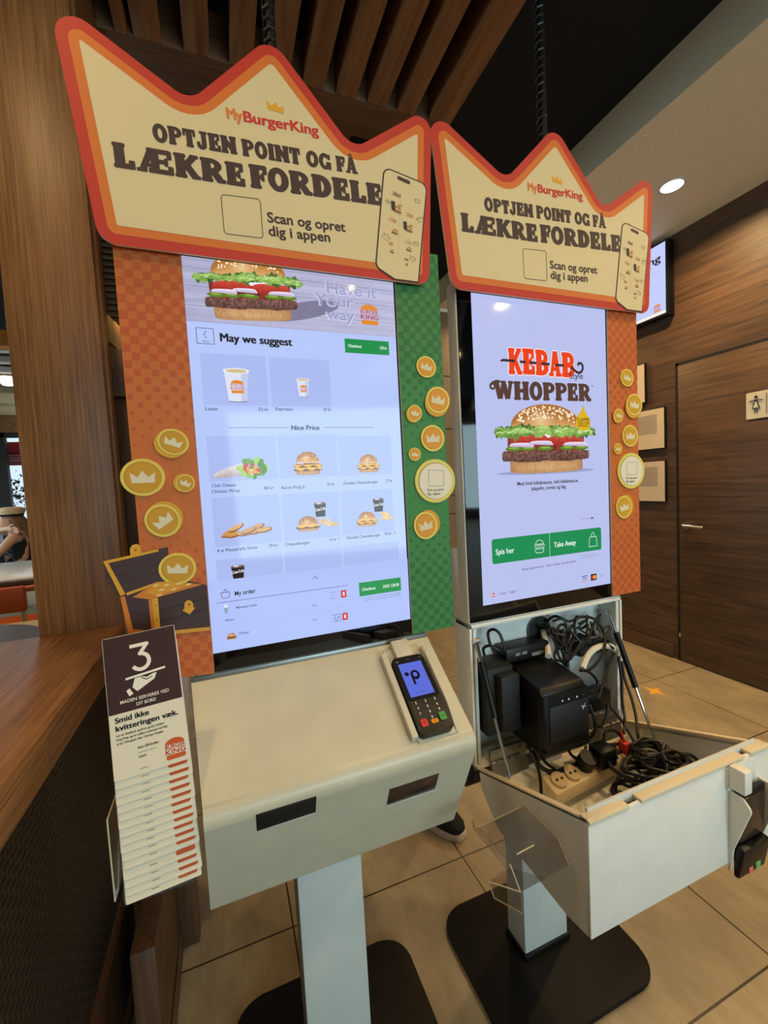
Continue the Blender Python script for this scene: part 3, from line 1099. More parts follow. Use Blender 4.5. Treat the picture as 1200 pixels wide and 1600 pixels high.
M['grey_wrap'] = mat('grey_spiral_wrap', (52, 47, 42), .45)
conduit('cable_drop', .158, .95, 1.80, 'spiral wrapped cable rising from the left kiosk to the slatted ceiling')
conduit('cable_drop', .868, .95, 1.80, 'spiral wrapped cable rising from the right kiosk to the black ceiling')

# ------------------------------------------------------------------ the kiosks
CX = .1612           # centre line of the left kiosk; the right one stands KD further along
KD = .588
FY = .8345           # plane of the glass fronts
CREAM = (224, 201, 152)
BROWN = (62, 40, 38)


def kiosk_body(dx, name, label):
    t = thing(name, label, 'kiosk', (CX + dx, .93, 0), 'self-order kiosks')
    c = CX + dx
    bm_ = B()
    P = rrect(c - .232, c + .232, .725, 1.095, .07, 7)
    prism(bm_, P, lambda a, b: (a, b, 0.0), lambda a, b: (a, b, .013), .003)
    obj('base_plate', bm_, M['brownblack'], t)
    bm_ = B(); box(bm_, c - .078, c + .078, .884, .972, .013, .030, .003); obj('leg_collar', bm_, M['blackp'], t)
    bm_ = B(); box(bm_, c - .073, c + .073, .890, .966, .024, .66, .004); obj('leg', bm_, M['white_b'], t)
    bm_ = B(); box(bm_, c - .2395, c + .2395, .8372, .876, .985, 1.765, .004); obj('screen_housing', bm_, M['white'], t)
    bm_ = B(); box(bm_, c - .2375, c + .2375, .876, .912, .985, 1.158, .004); obj('rear_module', bm_, M['white'], t)
    bm_ = B()
    hexa(bm_, [(c - .236, .86, .585), (c + .236, .86, .585), (c + .236, .9025, .545), (c - .236, .9025, .545),
               (c - .236, .842, .632), (c + .236, .842, .632), (c + .236, .9025, .632), (c - .236, .9025, .632)], .006)
    obj('rear_bracket', bm_, M['blackm'], t)
    bm_ = B(); box(bm_, c - .2365, c + .2365, FY, .8375, .9895, 1.762, .0012); obj('glass_bezel', bm_, M['bezel'], t)
    return t


def display(t, dx, drawfn, label, pale):
    A_ = Art(FY - .0003, dx)
    A_.rect(-.0392, .3610, 1.0268, 1.7400, pale, 0)
    d = A_.build('display', M['screen'], t)
    d['label'] = label
    drawfn(d, dx)
    return d


def bars(A, x0, z, x1, h, col):
    """print too small to read: a row of short strokes"""
    x, k = x0, 0
    while x < x1:
        e = min(x1, x + .0035 + .006 * nz1(k * 1.7, x0))
        A.rect(x, e, z, z + h * (.7 + .5 * nz1(k)), col, 1)
        x, k = e + .0013, k + 1


# ---- left screen: the order menu
def cup(A, cx, z0, w_, h, layer, seed, white=True):
    if white:
        A.poly([(cx - w_ * .37, z0), (cx + w_ * .37, z0), (cx + w_ * .5, z0 + h * .93), (cx - w_ * .5, z0 + h * .93)], (222, 228, 246), layer)
        A.poly([(cx + w_ * .12, z0), (cx + w_ * .37, z0), (cx + w_ * .5, z0 + h * .93), (cx + w_ * .2, z0 + h * .93)], (196, 204, 232), layer + 1)
        A.ell(cx, z0 + h * .93, w_ * .54, h * .085, (238, 240, 250), layer + 2, 24)
        A.ell(cx, z0 + h * .925, w_ * .44, h * .06, (214, 190, 150), layer + 3, 24)
        bk_logo(A, cx, z0 + h * .45, w_ * .56, layer + 4)
        A.line([(cx - w_ * .37, z0), (cx, z0 - h * .012), (cx + w_ * .37, z0)], h * .018, (60, 60, 90), layer + 2)
    else:
        A.poly([(cx - w_ * .38, z0), (cx + w_ * .38, z0), (cx + w_ * .5, z0 + h * .86), (cx - w_ * .5, z0 + h * .86)], (44, 24, 26), layer)
        A.ell(cx, z0 + h * .87, w_ * .5, h * .1, (120, 96, 92), layer + 1, 20)
        A.ell(cx - w_ * .1, z0 + h * .9, w_ * .22, h * .06, (214, 206, 208), layer + 2, 14)
        A.text('Coca-Cola', cx - w_ * .44, z0 + h * .36, cx + w_ * .44, z0 + h * .44, h * .22, (244, 244, 250), layer + 3, .02)


def fries(A, x0, z0, w_, h, layer, seed):
    r = random.Random(seed)
    for k in range(16):
        a = (x0 + w_ * r.uniform(0, .55), z0 + h * r.uniform(.25, 1.0))
        b = (x0 + w_ * r.uniform(.45, 1), z0 + h * r.uniform(.0, .35))
        A.line([a, b], h * .10, lerp3((214, 170, 92), (248, 220, 150), r.random()), layer + k % 2)


def draw_menu(d, dx):
    ink = (34, 34, 52)
    # banner photograph: pale planks, the big burger, the slogan
    A = Art(FY - .0006, dx)
    A.patch(-.0392, .361, lambda u: 1.6285, lambda u: 1.740, 60, 26,
            lambda u, t: lerp3((150, 150, 182), (206, 206, 236), .45 + .4 * u * .6 + .35 * (nz1(round(t * 26) * 3.7) - .5) + .12 * (nz1(round(u * 14) * 2.3, round(t * 26)) - .5)), 0)
    for z in (1.656, 1.690, 1.7215):
        A.rect(-.0392, .361, z, z + .0008, (120, 118, 150), 1)
    A.ell(.17, 1.665, .075, .016, (126, 122, 150), 1, 30, .25)
    burger(A, .078, 1.638, .172, .122, 2, 11, rot=.06, zclip=1.7395, detail=1.4)
    o = A.build('banner_picture', M['screen'], d)
    A = Art(FY - .0035, dx)
    for s_, x0, z0, x1, h in (('Have it', .2160, 1.701, .323, .024), ('Your', .1900, 1.677, .273, .024), ('way', .2117, 1.6515, .2725, .022)):
        A.text(s_, x0, z0, x1, z0, h, (222, 226, 250), 1, .055)
        A.text(s_, x0 + .0012, z0 + .0006, x1 - .0012, z0 + .0006, h * .94, (156, 158, 196), 2, .012)
    bk_logo(A, .3035, 1.668, .040, 3)
    A.build('slogan', M['screen'], d)
    # headings and buttons
    def part(name):
        A_ = Art(FY - .0006, dx)
        return A_, (lambda: A_.build(name, M['screen'], d))
    A, done = part('menu_button')
    A.line([(-.0246, 1.6179), (.0041, 1.6179), (.0041, 1.5905), (-.0246, 1.5905)], .0009, ink, 1, True)
    A.line([(-.008, 1.6135), (-.0125, 1.607), (-.008, 1.6005)], .0009, ink, 1)
    A.text('Menu', -.0145, 1.5935, -.0045, 1.5935, .0032, ink, 1); done()
    A, done = part('page_heading')
    A.text('May we suggest', .0143, 1.5968, .1443, 1.5968, .0150, (30, 28, 30), 1, .07); done()
    A, done = part('checkout_button')
    A.rect(.2488, .3440, 1.5905, 1.6183, (30, 142, 72), 1)
    A.text('Checkout', .2555, 1.6015, .2840, 1.6015, .0062, (236, 246, 244), 2, .02)
    A.text('120 kr', .3240, 1.6015, .3395, 1.6015, .0060, (236, 246, 244), 2, .02); done()
    A, done = part('section_heading')
    for a, b in ((.0174, .1267), (.1945, .3011)):
        A.rect(a, b, 1.4411, 1.4419, (50, 50, 70), 1)
    A.text('Nice Price', .1313, 1.4368, .1868, 1.4368, .0092, (44, 42, 50), 1, .065); done()
    for rows in ((('Latte', -.0195, 1.4725, .0010), ('22 kr', .0729, 1.4725, .0915)), (('Espresso', .1048, 1.4738, .1370), ('20 kr', .1966, 1.4738, .2135)),
                 (('Chili Cheese', -.0189, 1.3335, .0230), ('Chicken Wrap', -.0197, 1.3228, .0290), ('40 kr', .0720, 1.3245, .0905)),
                 (('Bacon King Jr.', .1054, 1.3235, .1524), ('35 kr', .1950, 1.3255, .2110)), (('Double Cheeseburger', .2295, 1.3260, .3035), ('27 kr', .3217, 1.3270, .3360)),
                 (('4 st Mozzarella Sticks', -.0189, 1.2135, .0530), ('29 kr', .0738, 1.2135, .0905)), (('Cheeseburger', .1053, 1.2130, .1530), ('61 kr  >', .1940, 1.2142, .2140)),
                 (('Double Cheeseburger', .2294, 1.2143, .3025), ('70 kr  >', .3120, 1.2150, .3370))):
        A, done = part('product_name')
        for s_, x0, z0, x1 in rows[:-1]:
            A.text(s_, x0, z0, x1, z0, .0060, ink, 1, .027)
        done()
        A, done = part('price')
        s_, x0, z0, x1 = rows[-1]
        A.text(s_, x0, z0, x1, z0, .0060, ink, 1, .027)
        done()
    # product tiles
    A = Art(FY - .0005, dx)
    tile = (172, 188, 240)
    for x0, x1, z0, z1 in ((-.0216, .0918, 1.482, 1.5745), (.0980, .2140, 1.482, 1.5735), (-.0219, .1002, 1.344, 1.4258), (.1039, .2196, 1.344, 1.4265), (.2225, .3373, 1.344, 1.4240),
                           (-.0215, .0990, 1.2225, 1.3144), (.1035, .2165, 1.2225, 1.3135), (.2205, .3340, 1.2225, 1.3125),
                           (-.0223, .0975, 1.1605, 1.1987), (.1020, .2160, 1.1600, 1.1990), (.2200, .3420, 1.1590, 1.1990)):
        A.rect(x0, x1, z0, z1, tile, 0)
    cup(A, .0380, 1.4890, .0430, .060, 1, 1)
    cup(A, .1600, 1.5005, .0240, .0350, 1, 2)
    # wrap
    A.patch(-.0135, .036, lambda u: 1.3495 + .002 * u, lambda u: 1.3560 + .020 * u ** .7, 14, 5, lambda u, t: lerp3((168, 156, 160), (236, 228, 226), .35 + .65 * t - .3 * nz1(u * 9, t * 5)), 1)
    rr = random.Random(5)
    for k in range(26):
        a = rr.random() * 6.28
        A.ell(.055 + .026 * math.cos(a) * rr.random() ** .4, 1.366 + .0155 * math.sin(a) * rr.random() ** .4, .0075, .0050, lerp3((70, 130, 40), (170, 210, 90), rr.random()), 2 + k % 3, 10, rr.random() * 3)
    for k in range(22):
        a = rr.random() * 6.28
        A.ell(.054 + .017 * math.cos(a) * rr.random() ** .5, 1.365 + .009 * math.sin(a) * rr.random() ** .5, .0048, .0034,
              [(176, 92, 44), (204, 60, 40), (236, 220, 190), (226, 160, 50)][k % 4], 6 + k % 2, 9, rr.random() * 3)
    burger(A, .1592, 1.3490, .058, .045, 1, 21, lettuce=False, tomato=False, onion=True, cheese=True, pickle=False, patties=2, detail=.55)
    burger(A, .2850, 1.3490, .050, .0365, 1, 22, lettuce=False, tomato=False, onion=False, cheese=True, pickle=True, patties=2, detail=.55)
    for k, (x, z, r_) in enumerate(((.004, 1.2475, .5), (.018, 1.256, .45), (.013, 1.2435, .2), (.032, 1.2445, .1), (.055, 1.254, .35), (.052, 1.2465, .2), (.068, 1.248, .15), (.040, 1.249, .3))):
        A.ell(x, z, .0150, .0052, (150, 92, 44), 1 + k * 2, 18, r_)
        A.ell(x - .001, z + .0012, .0130, .0036, lerp3((206, 148, 82), (228, 176, 108), nz1(k)), 2 + k * 2, 16, r_)
    cup(A, .1780, 1.2650, .0240, .0300, 1, 3, False)
    fries(A, .172, 1.243, .042, .020, 4, 1)
    burger(A, .1520, 1.2385, .050, .0290, 6, 23, lettuce=False, tomato=False, onion=False, cheese=True, pickle=False, patties=1, detail=.5)
    cup(A, .3018, 1.2660, .0240, .0300, 1, 4, False)
    fries(A, .300, 1.246, .036, .020, 4, 2)
    burger(A, .2745, 1.2375, .046, .0300, 6, 24, lettuce=False, tomato=False, onion=False, cheese=True, pickle=False, patties=2, detail=.5)
    cup(A, .0150, 1.1610, .0240, .0260, 1, 5, False)
    A.build('product_pictures', M['screen'], d)
    # the order panel at the bottom
    A = Art(FY - .0024, dx)
    A.rect(-.0392, .361, 1.0268, 1.1605, (178, 195, 250), 0)
    A.line([(.1540, 1.1415), (.1590, 1.1465), (.1640, 1.1415)], .0009, ink, 1)
    A.line([(-.018, 1.138), (-.0155, 1.1275), (-.0045, 1.1275), (-.002, 1.138)], .0009, ink, 1, True)
    A.line([(-.014, 1.138), (-.010, 1.144), (-.006, 1.138)], .0009, ink, 1)
    A.text('My order', .0062, 1.1292, .0436, 1.1298, .0085, ink, 1, .02)
    A.rect(-.0262, .2255, 1.1196, 1.1204, (60, 60, 86), 1)
    A.text('Milkshake Vanilla', .0068, 1.1045, .0440, 1.1045, .0042, (70, 72, 104), 1, .01)
    A.text('+ Medium', -.0165, 1.0838, .0030, 1.0838, .0036, (80, 82, 112), 1, .01)
    A.text('Whopper', .0078, 1.0550, .0270, 1.0550, .0042, (70, 72, 104), 1, .01)
    A.text('39 kr', .1500, 1.0868, .1580, 1.0868, .0036, (80, 82, 112), 1, .01)
    A.text('65 kr', .1490, 1.0585, .1575, 1.0585, .0036, (80, 82, 112), 1, .01)
    A.rect(-.0255, .2150, 1.0755, 1.0758, (150, 160, 210), 1)
    A.poly([(-.0135, 1.099), (-.0085, 1.099), (-.0075, 1.1115), (-.0145, 1.1115)], (150, 158, 190), 1); A.ell(-.011, 1.112, .0036, .003, (230, 232, 246), 2, 12)
    burger(A, -.0050, 1.0480, .0180, .0120, 2, 31, onion=False, detail=.35)
    for z in (1.1030, 1.0560):
        A.rect(.2095, .2208, z - .0070, z + .0078, (206, 42, 38), 1)
        A.rect(.2131, .2172, z - .0035, z + .0030, (250, 224, 220), 2); A.rect(.2125, .2178, z + .0034, z + .0046, (250, 224, 220), 2)
        A.rect(.187, .199, z - .0062, z - .0057, ink, 1); A.rect(.187, .199, z + .0066, z + .0071, ink, 1)
        A.text('1 +', .1895, z - .0012, .1955, z - .0012, .0030, ink, 1)
    A.line([(.1940 + .0008, 1.0490), (.2060, 1.0490), (.2060, 1.0632), (.1948, 1.0632)], .0006, ink, 1, True)
    A.line([(.1978, 1.0530), (.2030, 1.0590)], .0011, ink, 1)
    A.rect(.2486, .3425, 1.0930, 1.1215, (36, 148, 76), 1)
    A.text('Checkout', .2545, 1.1035, .2845, 1.1035, .0062, (236, 246, 244), 2, .02)
    A.text('DKK 120.00', .3020, 1.1035, .3380, 1.1035, .0062, (236, 246, 244), 2, .02)
    bars(A, .259, 1.0865, .340, .0022, (152, 164, 212))
    bars(A, .259, 1.0815, .342, .0022, (152, 164, 212))
    A.build('order_panel', M['screen'], d)


# ---- right screen: the welcome page
def draw_welcome(d, dx):
    ink = (40, 34, 38)
    A = Art(FY - .0006)
    red = (232, 66, 22)
    # KEBAB in fat red capitals pierced by a skewer
    P = [('K', .6430, .6815, 1.5640), ('E', .6835, .7200, 1.5655), ('B', .7215, .7610, 1.5650), ('A', .7615, .8010, 1.5640), ('B', .8015, .8430, 1.5635)]
    for ch, a, b, z in P:
        for ox, oz in ((-.0022, 0), (.0022, 0), (0, -.0022), (0, .0022)):
            A.slabtext(ch, a + ox, z + oz, b + ox, z + oz, .0610, (246, 226, 232), 1)
        A.slabtext(ch, a, z, b, z, .0610, red, 2)
    dk = (58, 40, 42)
    for a, b in ((.6250, .6620), (.6760, .6930), (.7040, .7240), (.7390, .7640), (.7800, .8080)):
        z = 1.5955 - (a - .63) * .022
        A.poly([(a, z - .0030), (b, z - .0034), (b, z + .0026), (a, z + .0030)], dk, 4)
    A.poly([(.6190, 1.5935), (.6260, 1.5912), (.6260, 1.5978)], dk, 4)
    A.line([(.8330, 1.5880), (.8480, 1.5780), (.8560, 1.5760), (.8640, 1.5790), (.8685, 1.5860), (.8690, 1.5940), (.8640, 1.6000), (.8570, 1.6000), (.8535, 1.5960)], .0062, dk, 4)
    A.text('Style', .8250, 1.5605, .8690, 1.5620, .0150, (44, 38, 48), 4, .03)
    A.build('kebab_title', M['screen'], d)
    # WHOPPER
    A = Art(FY - .0006)
    A.slabtext('WHOPPER', .6000, 1.5045, .8945, 1.5060, .0440, (86, 58, 48), 2, gap=.02)
    A.ell(.5965, 1.5350, .0085, .0085, (86, 58, 48), 2, 20); A.ell(.5970, 1.5348, .0034, .0034, (184, 193, 236), 3, 14)
    A.line([(.5965, 1.5430), (.6080, 1.5470), (.6180, 1.5465)], .0055, (86, 58, 48), 2)
    A.ell(.8990, 1.5450, .0022, .0022, (120, 100, 100), 2, 10)
    A.build('burger_title', M['screen'], d)
    A = Art(FY - .0006)
    for s_, x0, z0, x1 in (('Med hvid kebabsauce, r\u00f8d kebabsauce,', .6570, 1.3025, .8460), ('jalape\u00f1o, tomat og l\u00f8g.', .6975, 1.2890, .8060)):
        A.text(s_, x0, z0, x1, z0, .0092, (62, 56, 66), 1, .022)
    A.build('ingredients_text', M['screen'], d)
    A = Art(FY - .0006)
    for k in range(5):
        A.ell(.8560 + .0055 * k, 1.2072, .0011, .0011, (50, 50, 66), 1, 8)
    A.poly(rrect(.8840, .8940, 1.2058, 1.2086, .0013, 3), (24, 24, 34), 1)
    A.build('page_dots', M['screen'], d)
    A = Art(FY - .0006)
    A.text('Bestil og betal her - Hent maden ved skranken.', .6640, 1.0965, .8330, 1.0985, .0050, (84, 84, 108), 1, .01)
    bars(A, .8440, 1.1120, .8950, .0024, (158, 166, 206))
    bars(A, .8440, 1.1060, .9230, .0024, (158, 166, 206))
    A.build('small_print', M['screen'], d)
    A = Art(FY - .0006)
    A.ell(.7500, 1.3325, .150, .0055, (150, 160, 206), 0, 40)
    burger(A, .7500, 1.3300, .278, .166, 1, 4, detail=1.6)
    A.build('burger_picture', M['screen'], d)
    A = Art(FY - .0042)
    fl = [(.8655, 1.4965), (.8700, 1.4800), (.8790, 1.4690), (.8870, 1.4570), (.8860, 1.4440), (.8780, 1.4350), (.8640, 1.4310), (.8500, 1.4340), (.8405, 1.4430), (.8395, 1.4550), (.8450, 1.4690), (.8560, 1.4800)]
    A.poly([tuple(q) for q in (Vector((p[0], p[1])) for p in fl)], (222, 178, 20), 1)
    A.text('FLAMME', .8445, 1.4545, .8835, 1.4545, .0095, (60, 46, 20), 2, .03)
    A.text('GRILLET', .8455, 1.4415, .8825, 1.4415, .0095, (60, 46, 20), 2, .03)
    A.rect(.8430, .8850, 1.4520, 1.4530, (60, 46, 20), 2)
    A.build('flame_badge', M['screen'], d)
    A = Art(FY - .0007)
    g = (22, 140, 80)
    A.poly(rrect(.5785, .9190, 1.1215, 1.1805, .006, 5), g, 1)
    A.rect(.7481, .7490, 1.1215, 1.1805, (220, 240, 236), 2)
    A.text('Spis her', .5885, 1.1430, .6415, 1.1430, .0130, (236, 250, 246), 2, .035)
    A.text('Take Away', .7616, 1.1430, .8325, 1.1430, .0130, (236, 250, 246), 2, .035)
    wl = (226, 246, 240)
    A.line([(.7040, 1.1560), (.7090, 1.1640), (.7170, 1.1665), (.7250, 1.1640), (.7300, 1.1560)], .0013, wl, 2, True)
    A.line([(.7010, 1.1530), (.7330, 1.1530)], .0013, wl, 2); A.line([(.7020, 1.1490), (.7100, 1.1470), (.7180, 1.1490), (.7260, 1.1470), (.7320, 1.1490)], .0013, wl, 2)
    A.line([(.7040, 1.1440), (.7300, 1.1440), (.7290, 1.1370), (.7250, 1.1345), (.7090, 1.1345), (.7050, 1.1370)], .0013, wl, 2, True)
    A.line([(.8790, 1.1580), (.9010, 1.1580), (.9040, 1.1330), (.8760, 1.1330)], .0013, wl, 2, True)
    A.line([(.8850, 1.1580), (.8855, 1.1660), (.8900, 1.1695), (.8945, 1.1660), (.8950, 1.1580)], .0013, wl, 2)
    A.build('order_buttons', M['screen'], d)
    A = Art(FY - .0006)
    A.ell(.5765, 1.0482, .0056, .0056, (196, 30, 44), 1, 20); A.rect(.5709, .5821, 1.0472, 1.0492, (240, 236, 246), 2); A.rect(.5738, .5758, 1.0428, 1.0536, (240, 236, 246), 2)
    A.rect(.5895, .5899, 1.0440, 1.0525, (150, 156, 190), 1)
    A.text('Dansk', .5985, 1.0462, .6150, 1.0462, .0052, (92, 96, 132), 1, .01)
    A.text('English', .6245, 1.0462, .6430, 1.0462, .0052, (92, 96, 132), 1, .01)
    A.build('language_buttons', M['screen'], d)
    A = Art(FY - .0006)
    A.text('VISA', .8510, 1.0490, .8670, 1.0490, .0056, (44, 52, 120), 1, .03); A.rect(.8500, .8680, 1.0570, 1.0590, (44, 52, 120), 1); A.rect(.8500, .8680, 1.0440, 1.0460, (200, 160, 60), 1)
    A.build('payment_mark', M['screen'], d)
    A = Art(FY - .0006)
    A.rect(.8800, .9000, 1.0430, 1.0600, (24, 22, 40), 1); A.ell(.8870, 1.0515, .0055, .0055, (206, 44, 40), 2, 16); A.ell(.8930, 1.0515, .0055, .0055, (232, 160, 50), 3, 16)
    A.build('payment_mark', M['screen'], d)
    A = Art(FY - .0006)
    A.line([(.9150, 1.0480), (.9180, 1.0560), (.9220, 1.0520), (.9180, 1.0480)], .0010, (110, 120, 180), 1)
    A.build('payment_mark', M['screen'], d)


K1 = kiosk_body(0.0, 'order_kiosk', 'white order kiosk with its cabinet shut and the menu page on screen')
display(K1, 0.0, draw_menu, 'lit menu page', (182, 199, 250))
K2 = kiosk_body(KD, 'order_kiosk', 'white order kiosk with its cabinet hanging open under the burger welcome page')
display(K2, KD, draw_welcome, 'lit welcome page', (184, 193, 236))

# ---- closed cabinet of the left kiosk
prof = fillet([(FY, .981), (.640, .848), (.751, .611), (FY, .640), (.9025, .640), (.9025, .981)], [.002, .030, .010, .004, .002, .002], 8)
bm = B()
xl = lambda y: -.080 + .018 * max(0.0, min(1.0, (FY - y) / .18))
prism(bm, prof, lambda y, z: (xl(y), y, z), lambda y, z: (.400, y, z), .0015, 1)
obj('cabinet', bm, M['aged'], K1, angle=30)
# seam where the lid meets the screen
bm = B(); box(bm, -.079, .399, .8325, .8372, .9785, .9885, .001); obj('lid_seam', bm, M['zinc'], K1)
# openings in the sloping front
fd = Vector((0, .751 - .640, .611 - .848)).normalized()
fn = Vector((0, fd.z, -fd.y))            # out of the front, towards the customer


def front_pt(x, s, h):
    q = Vector((x, .640, .848)) + fd * s + fn * h
    return tuple(q)


def front_box(bm_, x0, x1, s0, s1, h0, h1, bev=0.0):
    hexa(bm_, [front_pt(x0, s1, h0), front_pt(x1, s1, h0), front_pt(x1, s1, h1), front_pt(x0, s1, h1),
               front_pt(x0, s0, h0), front_pt(x1, s0, h0), front_pt(x1, s0, h1), front_pt(x0, s0, h1)], bev)


bm = B(); front_box(bm, .0105, .103, .016, .058, -.006, .0008, .0006); obj('receipt_slot', bm, M['slot'], K1)
bm = B(); front_box(bm, .233, .3305, .062, .111, -.004, .0008, .0006); obj('scanner_window', bm, M['smoke'], K1)
bm = B(); front_box(bm, .0300, .1000, .0575, .0600, -.002, .0016, .0004); obj('slot_lip', bm, M['white_b'], K1)
bm = B(); front_box(bm, .231, .3325, .1108, .1135, -.002, .0016, .0004); obj('window_lip', bm, M['white_b'], K1)
for x0, s0 in ((.005, .185), (.245, .150)):
    bm = B()
    for k in range(17):
        for r_ in range(2):
            front_box(bm, x0 + .0036 * k, x0 + .0036 * k + .0016, s0 + .0035 * r_ - .0000 * k, s0 + .0035 * r_ + .0016, -.001, .0006)
    obj('embossed_lettering', bm, M['aged'], K1)
# ---- card terminal in its cradle on the sloping lid
ld = Vector((0, .640 - FY, .848 - .981)).normalized()
ln = Vector((0, ld.z, -ld.y))


def lid_pt(x, s, h):
    return tuple(Vector((x, FY, .981)) + ld * s + ln * h)


def lid_box(bm_, x0, x1, s0, s1, h0, h1, bev=0.0):
    hexa(bm_, [lid_pt(x0, s1, h0), lid_pt(x1, s1, h0), lid_pt(x1, s0, h0), lid_pt(x0, s0, h0),
               lid_pt(x0, s1, h1), lid_pt(x1, s1, h1), lid_pt(x1, s0, h1), lid_pt(x0, s0, h1)], bev)


bm = B()
lid_box(bm, .277, .2895, .030, .206, -.002, .016, .002)
prism(bm, [(.030, 0), (.212, 0), (.212, .006), (.16, .022), (.05, .026), (.030, .016)], lambda s, h: lid_pt(.366, s, h - .002), lambda s, h: lid_pt(.372, s, h - .002), .001)
lid_box(bm, .2895, .366, .018, .212, -.002, .004, .001)
lid_box(bm, .306, .345, .006, .050, .0, .018, .004)
obj('terminal_cradle', bm, M['aged'], K1)
ct1 = thing('card_terminal', 'black card terminal with a blue lit screen in the cradle on the closed cabinet', 'card terminal', lid_pt(.327, .13, .004), 'card terminals')
bm = B()
P = rrect(.2915, .3605, .050, .208, .009, 5)
prism(bm, P, lambda x, s: lid_pt(x, s, .0045), lambda x, s: lid_pt(x, s, .0195), .003)
obj('terminal_body', bm, M['blackp'], ct1)


def lid_frame(x, s, h):
    q = Vector(lid_pt(x, s, h))
    z = -ld
    y = -ln
    mm = Matrix.Identity(4)
    for i in range(3):
        mm[i][0], mm[i][1], mm[i][2], mm[i][3] = (1.0 if i == 0 else 0.0), y[i], z[i], q[i]
    return mm


FR = ct1.matrix_world.inverted() @ lid_frame(.2915, .208, .0198)
A = Art()
A.poly(rrect(.001, .068, .064, .1565, .007, 4), (12, 12, 15), 0)
A.ell(.034, .1500, .0032, .0024, (60, 60, 64), 1, 14); A.ell(.0105, .1480, .0036, .0020, (96, 96, 102), 1, 14); A.rect(.0580, .0640, .1490, .1505, (96, 96, 102), 1)
for k in range(3):
    A.rect(.0022, .0028, .02 + .012 * k, .028 + .012 * k, (30, 30, 32), 1)
o = A.build('terminal_face', M['card'], ct1, local=True); o.matrix_basis = FR
A = Art(-.0006)
A.rect(.0095, .0595, .0705, .1420, (92, 108, 214), 0)
k_ = (12, 14, 36)
A.ell(.0360, .1140, .0095, .0105, k_, 1, 26); A.ell(.0360, .1145, .0042, .0048, (92, 108, 214), 2, 20)
A.poly([(.0265, .1140), (.0312, .1120), (.0315, .0945), (.0265, .0945)], k_, 1)
A.ell(.0195, .1185, .0045, .0045, k_, 1, 20)
bars(A, .023, .0765, .045, .0016, (70, 84, 170))
o = A.build('terminal_screen', M['screen'], ct1, local=True); o.matrix_basis = FR
A = Art(-.0008)
digs = '1234567890'
for k, ch in enumerate(digs):
    r_, c_ = (k // 3, k % 3) if k < 9 else (3, 1)
    x, z = .0145 + .0195 * c_, .0560 - .0105 * r_
    A.text(ch, x - (.0014 if ch != '1' else .0007), z, x + (.0016 if ch != '1' else .0007), z, .0052, (226, 226, 230), 1, .026)
o = A.build('key_digits', M['card'], ct1, local=True); o.matrix_basis = FR
for nm, x0, x1, z0, z1, cc, sym in (('red_key', .0085, .0215, .0130, .0270, (206, 62, 58), 'X'), ('yellow_key', .0285, .0425, .0150, .0225, (230, 140, 34), '<'), ('green_key', .0475, .0605, .0165, .0315, (82, 158, 78), 'O')):
    A = Art()
    A.slab(rrect(x0, x1, z0, z1, .0025, 3), cc, -.0022, .0)
    A.y = -.0022
    A.text(sym, (x0 + x1) / 2 - .002, z0 + .35 * (z1 - z0), (x0 + x1) / 2 + .002, z0 + .35 * (z1 - z0), .0042, tuple(v * .6 for v in cc), 1, .02)
    o = A.build(nm, M['card'], ct1, local=True); o.matrix_basis = FR

# ---- open cabinet of the right kiosk: sheet-metal box, drawer hanging on its hinges
L2, R2 = CX + KD - .2395, CX + KD + .2395
bm = B()
box(bm, L2, R2, .896, .9025, .635, .985, .001)
box(bm, L2, L2 + .006, .8345, .896, .635, .985, .001)
box(bm, R2 - .006, R2, .8345, .896, .635, .985, .001)
box(bm, L2, R2, .8345, .896, .976, .985, .001)
box(bm, L2, R2, .8345, .896, .635, .645, .001)
obj('cabinet_box', bm, M['white'], K2)
bm = B()
box(bm, L2 + .006, R2 - .006, .893, .8965, .646, .975)
obj('sheet_lining', bm, M['sheet'], K2, smooth=False)
bm = B(); box(bm, L2 + .0105, L2 + .018, .836, .893, .646, .975); obj('side_rail', bm, M['sheet'], K2, smooth=False)
bm = B(); box(bm, R2 - .020, R2 - .0105, .836, .893, .646, .975)
obj('side_rail', bm, M['sheet'], K2, smooth=False)
bm = B(); tube(bm, [(.755, .8925, .918), (.755, .8900, .918)], .034, 28, 0); obj('cable_port', bm, M['blackm'], K2)
# round steel rim round the port
bm = B(); tube(bm, [(.755 + .036 * math.cos(a), .8905, .918 + .036 * math.sin(a)) for a in (2 * PI * i / 28 for i in range(29))], .0022, 6, 0); obj('port_rim', bm, M['zinc'], K2)
for hx0, hx1 in ((.548, .650), (.845, .965)):
    bm = B()
    box(bm, hx0, hx1, .8270, .8345, .646, .676, .0005)
    hexa(bm, [(hx0, .815, .612), (hx1, .815, .612), (hx1, .818, .610), (hx0, .818, .610), (hx0, .826, .645), (hx1, .826, .645), (hx1, .829, .643), (hx0, .829, .643)])
    k = int((hx1 - hx0) / .017)
    for i in range(k):
        tube(bm, [(hx0 + .017 * i + .001, .826, .646), (hx0 + .017 * i + .015, .826, .646)], .0042, 10, 0)
    for i in range(3):
        x = hx0 + .015 + (hx1 - hx0 - .03) * i / 2
        tube(bm, [(x, .828, .664), (x, .825, .664)], .0042, 10, 0)
    obj('hinge', bm, M['zinc'], K2)
